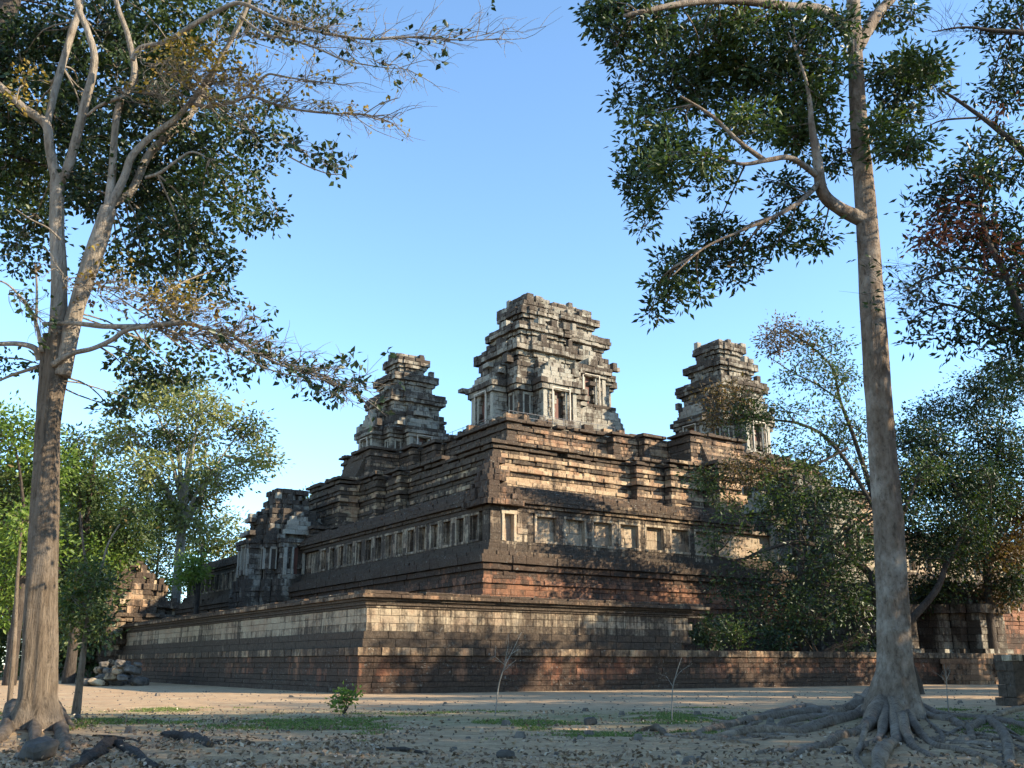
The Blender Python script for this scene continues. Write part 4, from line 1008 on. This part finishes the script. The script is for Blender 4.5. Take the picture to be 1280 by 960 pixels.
for x, y, h, r in SHADE: shade_tree(x, y, h, 9, r)

# ------------------------------------------------------------------ small things
random.seed(77)
def sapling(px_, py_, top, forks, label, r0=.03):
    g = ground(px_, py_); Y = g.y
    t = Tree('sapling', g, label, 'sapling', 'bark_pale')
    t.limb([tuple(g-Vector((0,0,.05)))]+[tuple(at(x, y, Y)) for x, y in top], [r0]+[r0*(1-.7*(i+1)/len(top)) for i in range(len(top))], 'trunk', 6, .02)
    for f in forks: t.limb([tuple(at(x, y, Y+ru(-.2,.2))) for x, y in f], [r0*.5]+[r0*.25]*(len(f)-1), 'branch', 5, .02)
    for f in forks: t.twigs(at(*f[0], Y), at(*f[-1], Y), 3, .3, r0*.25)
    return t.finish()
sapling(619, 893, [(623,860),(630,835),(640,815),(652,790)], [[(630,835),(636,800),(634,790)],[(632,832),(618,820)],[(638,818),(648,812)],[(628,840),(645,825)]], 'bare leaning sapling in front of the middle of the terrace wall', .024)
sapling(840, 903, [(840,880),(841,860),(846,840),(852,822)], [[(842,852),(850,840),(862,832)],[(841,858),(833,845)]], 'bare upright sapling nearer the tall tree, before the shaded wall', .022)
sapling(1186, 890, [(1184,870),(1183,850),(1180,830)], [[(1183,850),(1188,838)],[(1183,855),(1177,845)]], 'thin bare sapling just right of the tall trunk', .025)
# leafy weed by the terrace corner
g = ground(430, 893)
t = Tree('weed', g, 'knee-high leafy green weed on the bare ground before the terrace corner', 'plant', 'bark_dark')
for i in range(7):
    t.limb([tuple(g), tuple(g+Vector((ru(-.2,.2), ru(-.15,.15), .4))), tuple(g+Vector((ru(-.42,.42), ru(-.3,.3), ru(.5,.9))))], [.015,.01,.006], 'stem', 5)
t.blob(g+Vector((0,0,.5)), (.42,.3,.42), 26, 'leaf_bright', per=9, cr=.18, ln=.16, twr=.006, hollow=.1)
t.finish(.5, .1, .4)
# upright dark stone post at the right edge
def stone_post():
    g = ground(1276, 882)
    r = empty('stone_post', g, .2, 'dark square stone post with a broken cap at the right edge', 'stone post')
    m_ = MB(); z = -.05
    for h, o in ((.35,.12),(.45,0),(.5,-.02),(.35,0)):
        course(m_, rect(-.5,.5,-.5,.5), z, z+h, o, .4, (.6,1.1), .03, 0, stain=.8); core(m_, rect(-.5,.5,-.5,.5), z, z+h, -.2); z += h
    m_.build('shaft', M['west'], r)
    c = MB(); course(c, rect(-.42,.42,-.42,.42), z, z+.25, .1, .5, (.4,.6), .06, .2, stain=.4); core(c, rect(-.42,.42,-.42,.42), z, z+.2, -.2); c.build('cap', M['west'], r)
stone_post()
# irregular stones
def stone(name, p, s, label, cat, group=None, mat='rubble', rz=None, flat=.55, parent=None):
    n1, n2 = 7, 10; vs_ = []; sd = ru(0, 100)
    m_ = MB()
    for i in range(n1+1):
        th = math.pi*i/n1
        for k in range(n2):
            a = 2*math.pi*k/n2
            q = Vector((math.sin(th)*math.cos(a), math.sin(th)*math.sin(a), math.cos(th)))
            q2 = Vector([math.copysign(abs(c)**.6, c) for c in q])*(1+.28*noise.noise(q*1.6+Vector((sd, 0, 0))))
            vs_.append((q2.x*s[0]/2, q2.y*s[1]/2, q2.z*s[2]/2+s[2]*.3))
    fs = [(i*n2+k, (i+1)*n2+k, (i+1)*n2+(k+1) % n2, i*n2+(k+1) % n2) for i in range(n1) for k in range(n2)]
    m_.add(vs_, fs, tint=ru(.2,.9), stain=ru(.1,.6))
    o = m_.build(name, M[mat], None); o.location = p; o.rotation_euler = (ru(-.3,.3), ru(-.3,.3), ru(0, 6))
    return tag(o, label, cat, group)
for i in range(75):
    px_ = ru(102, 182); f = (px_-102)/80
    g = ground(px_, 858-ru(0, 3.5)); 
    lvl = random.choice((0,0,1,1,2,3)) if .12 < f < .8 else 0
    s_ = ru(.5,1.15)
    p = Vector((g.x, g.y+lvl*.5+ru(-.3,.3), lvl*.42+ru(0,.15)))
    stone('fallen_block', p, (s_, s_*ru(.6,1), s_*ru(.4,.6)), 'fallen grey block in the rubble heap at the foot of the outer wall far left', 'stone block', 'fallen blocks heaped below the left gate', 'sand' if i % 3 == 0 else 'rubble')
stone('rock', ground(738, 906)+Vector((0,0,.02)), (.34,.26,.2), 'fist-sized dark rock lying alone on the bare ground in the middle', 'rock', mat='dark_rock')
stone('rock', ground(632, 947)+Vector((0,0,.0)), (.3,.25,.14), 'dark rock at the bottom edge of the middle foreground', 'rock', mat='dark_rock')
stone('rock', ground(48, 954)+Vector((0,0,.12)), (.55,.4,.3), 'mossy boulder at the bottom left below the furrowed trunk', 'rock', mat='dark_rock')
stone('rock', ground(1190, 908)+Vector((0,0,.14)), (.3,.2,.06), 'small pale flat stone among the roots right of the tall trunk', 'rock')
# stumps, logs, sticks
def log_(name, pts, rad, label, cat, bark='bark_dark', lift=.7, seg=10):
    P = []
    for (x, y), r_ in zip(pts, rad):
        g = ground(x, y); g.z = gz(g.x, g.y)+r_*lift; P.append(g)
    b0 = P[0].copy(); m_ = MB(); tube(m_, [p-b0 for p in P], rad, seg, .8, 0, 5)
    o = m_.build(name, M[bark], None, True); o.location = b0; return tag(o, label, cat)
log_('log', [(92,966),(115,954),(138,941),(160,948),(195,966)], [.06,.10,.12,.08,.04], 'dark crooked log at the bottom left, below the furrowed tree', 'log', lift=.5)
log_('root_hump', [(205,922),(225,926),(245,932),(262,946)], [.07,.11,.1,.06], 'dark buried root hump in the leaf litter right of the crooked log', 'root')
log_('stick', [(118,929),(160,930),(175,934)], [.025,.03,.015], 'straight dark stick lying in the litter above the crooked log', 'stick', seg=6)
log_('stick', [(474,938),(505,941),(538,944)], [.03,.045,.02], 'short dark stick lying in the middle of the foreground', 'stick', seg=6)
log_('stick', [(268,929),(290,926),(318,931)], [.02,.03,.015], 'curved dark stick left of the middle, beside the root hump', 'stick', seg=6)
log_('stump', [(797,915),(810,914),(824,915),(833,921)], [.02,.06,.08,.03], 'splintered pale root stump at the left end of the tall tree roots', 'stump', 'bark_tan', 1.0)
log_('stick', [(832,921),(850,924),(880,925)], [.03,.03,.015], 'long thin root piece trailing right from the splintered stump', 'stick', 'bark_grey', seg=6)
g = ground(1150, 868)
ps = Tree('snag', g, 'short reddish dead stump standing close behind the tall trunk', 'stump', 'bark_dark')
ps.limb([tuple(g), tuple(g+Vector((-.05,0,.6))), tuple(g+Vector((-.22,0,1.3))), tuple(g+Vector((-.3,0,1.6)))], [.3,.2,.17,.08], 'trunk', 10, .4); ps.finish()

# litter and grass (uncountable)
def scatter_leaves():
    N = 30000
    Y = 13+(rng.random(N)**1.5)*22; X = (rng.random(N)-.5)*(Y*1.25)
    keep = []
    for i in range(N):
        n = noise.noise(Vector((X[i]*.5, Y[i]*.5, 9)))
        left = 1.0 if X[i] < -2 else .55
        if rng.random() < (.35+.9*n)*left+(.35 if Y[i] < 19 else 0)*left: keep.append(i)
    X = X[keep]; Y = Y[keep]; n = len(X)
    z = np.array([gz(a, b) for a, b in zip(X, Y)])+rng.uniform(.005, .04, n)
    cen = np.stack([X, Y, z], 1); d = rng.normal(size=(n, 3)); d[:, 2] = np.abs(d[:, 2])*.35
    o = leaves_mesh('leaf_litter', M['litter'], None, cen, d, np.full(n, .10), .55, np.clip(rng.normal(.5, .28, n), 0, 1), 0, .3)
    tag(o, 'dry brown fallen leaves strewn over the near ground', 'leaf litter', kind='stuff')
scatter_leaves()
def scatter_grass():
    N = 200000
    Y = rng.uniform(21, 37, N); X = (rng.random(N)-.5)*(Y*1.25)
    keep = []
    for i in range(N):
        n = 1.5*noise.noise(Vector((X[i]*.3, Y[i]*.45, 4)))+.8*noise.noise(Vector((X[i]*1.1, Y[i]*1.1, 1)))
        band = math.exp(-((Y[i]-(27.5+X[i]*.1))/3.2)**2)*(1.0 if X[i] < 1 else .55)
        if n*1.1+band*.95-.55 > rng.random()*.5: keep.append(i)
    X = X[keep]; Y = Y[keep]; n = len(X)
    z = np.array([gz(a, b) for a, b in zip(X, Y)])
    cen = np.stack([X, Y, z], 1); d = rng.normal(size=(n, 3))*.9; d[:, 2] = np.abs(d[:, 2])*.5+.35
    o = leaves_mesh('grass', M['grass'], None, cen, d, np.full(n, .07), .3, np.clip(rng.normal(.45, .25, n), 0, 1), 0, .2)
    tag(o, 'short green grass in patches across the clearing', 'grass', kind='stuff')
scatter_grass()

def scatter_pebbles():
    m_ = MB()
    for i in range(1500):
        y = ru(14, 60); x = ru(-.62, .62)*y
        if y > 52+x*.65 and x > -8: continue
        r_ = ru(.015, .06)*(1+2*(random.random() < .03)); z = gz(x, y)
        a0 = ru(0, 6); q = [(x+r_*ru(.7,1.2)*math.cos(a0+k*1.257), y+r_*ru(.7,1.2)*math.sin(a0+k*1.257)) for k in range(5)]
        m_.add([(a, b, z-.01) for a, b in q]+[(x+(a-x)*.6, y+(b-y)*.6, z+r_*.8) for a, b in q], [(k, (k+1) % 5, (k+1) % 5+5, k+5) for k in range(5)]+[(5,6,7,8,9)])
    o = m_.build('pebbles', M['rubble']); tag(o, 'small dark stones and crumbs scattered over the bare ground', 'pebbles', kind='stuff')
scatter_pebbles()
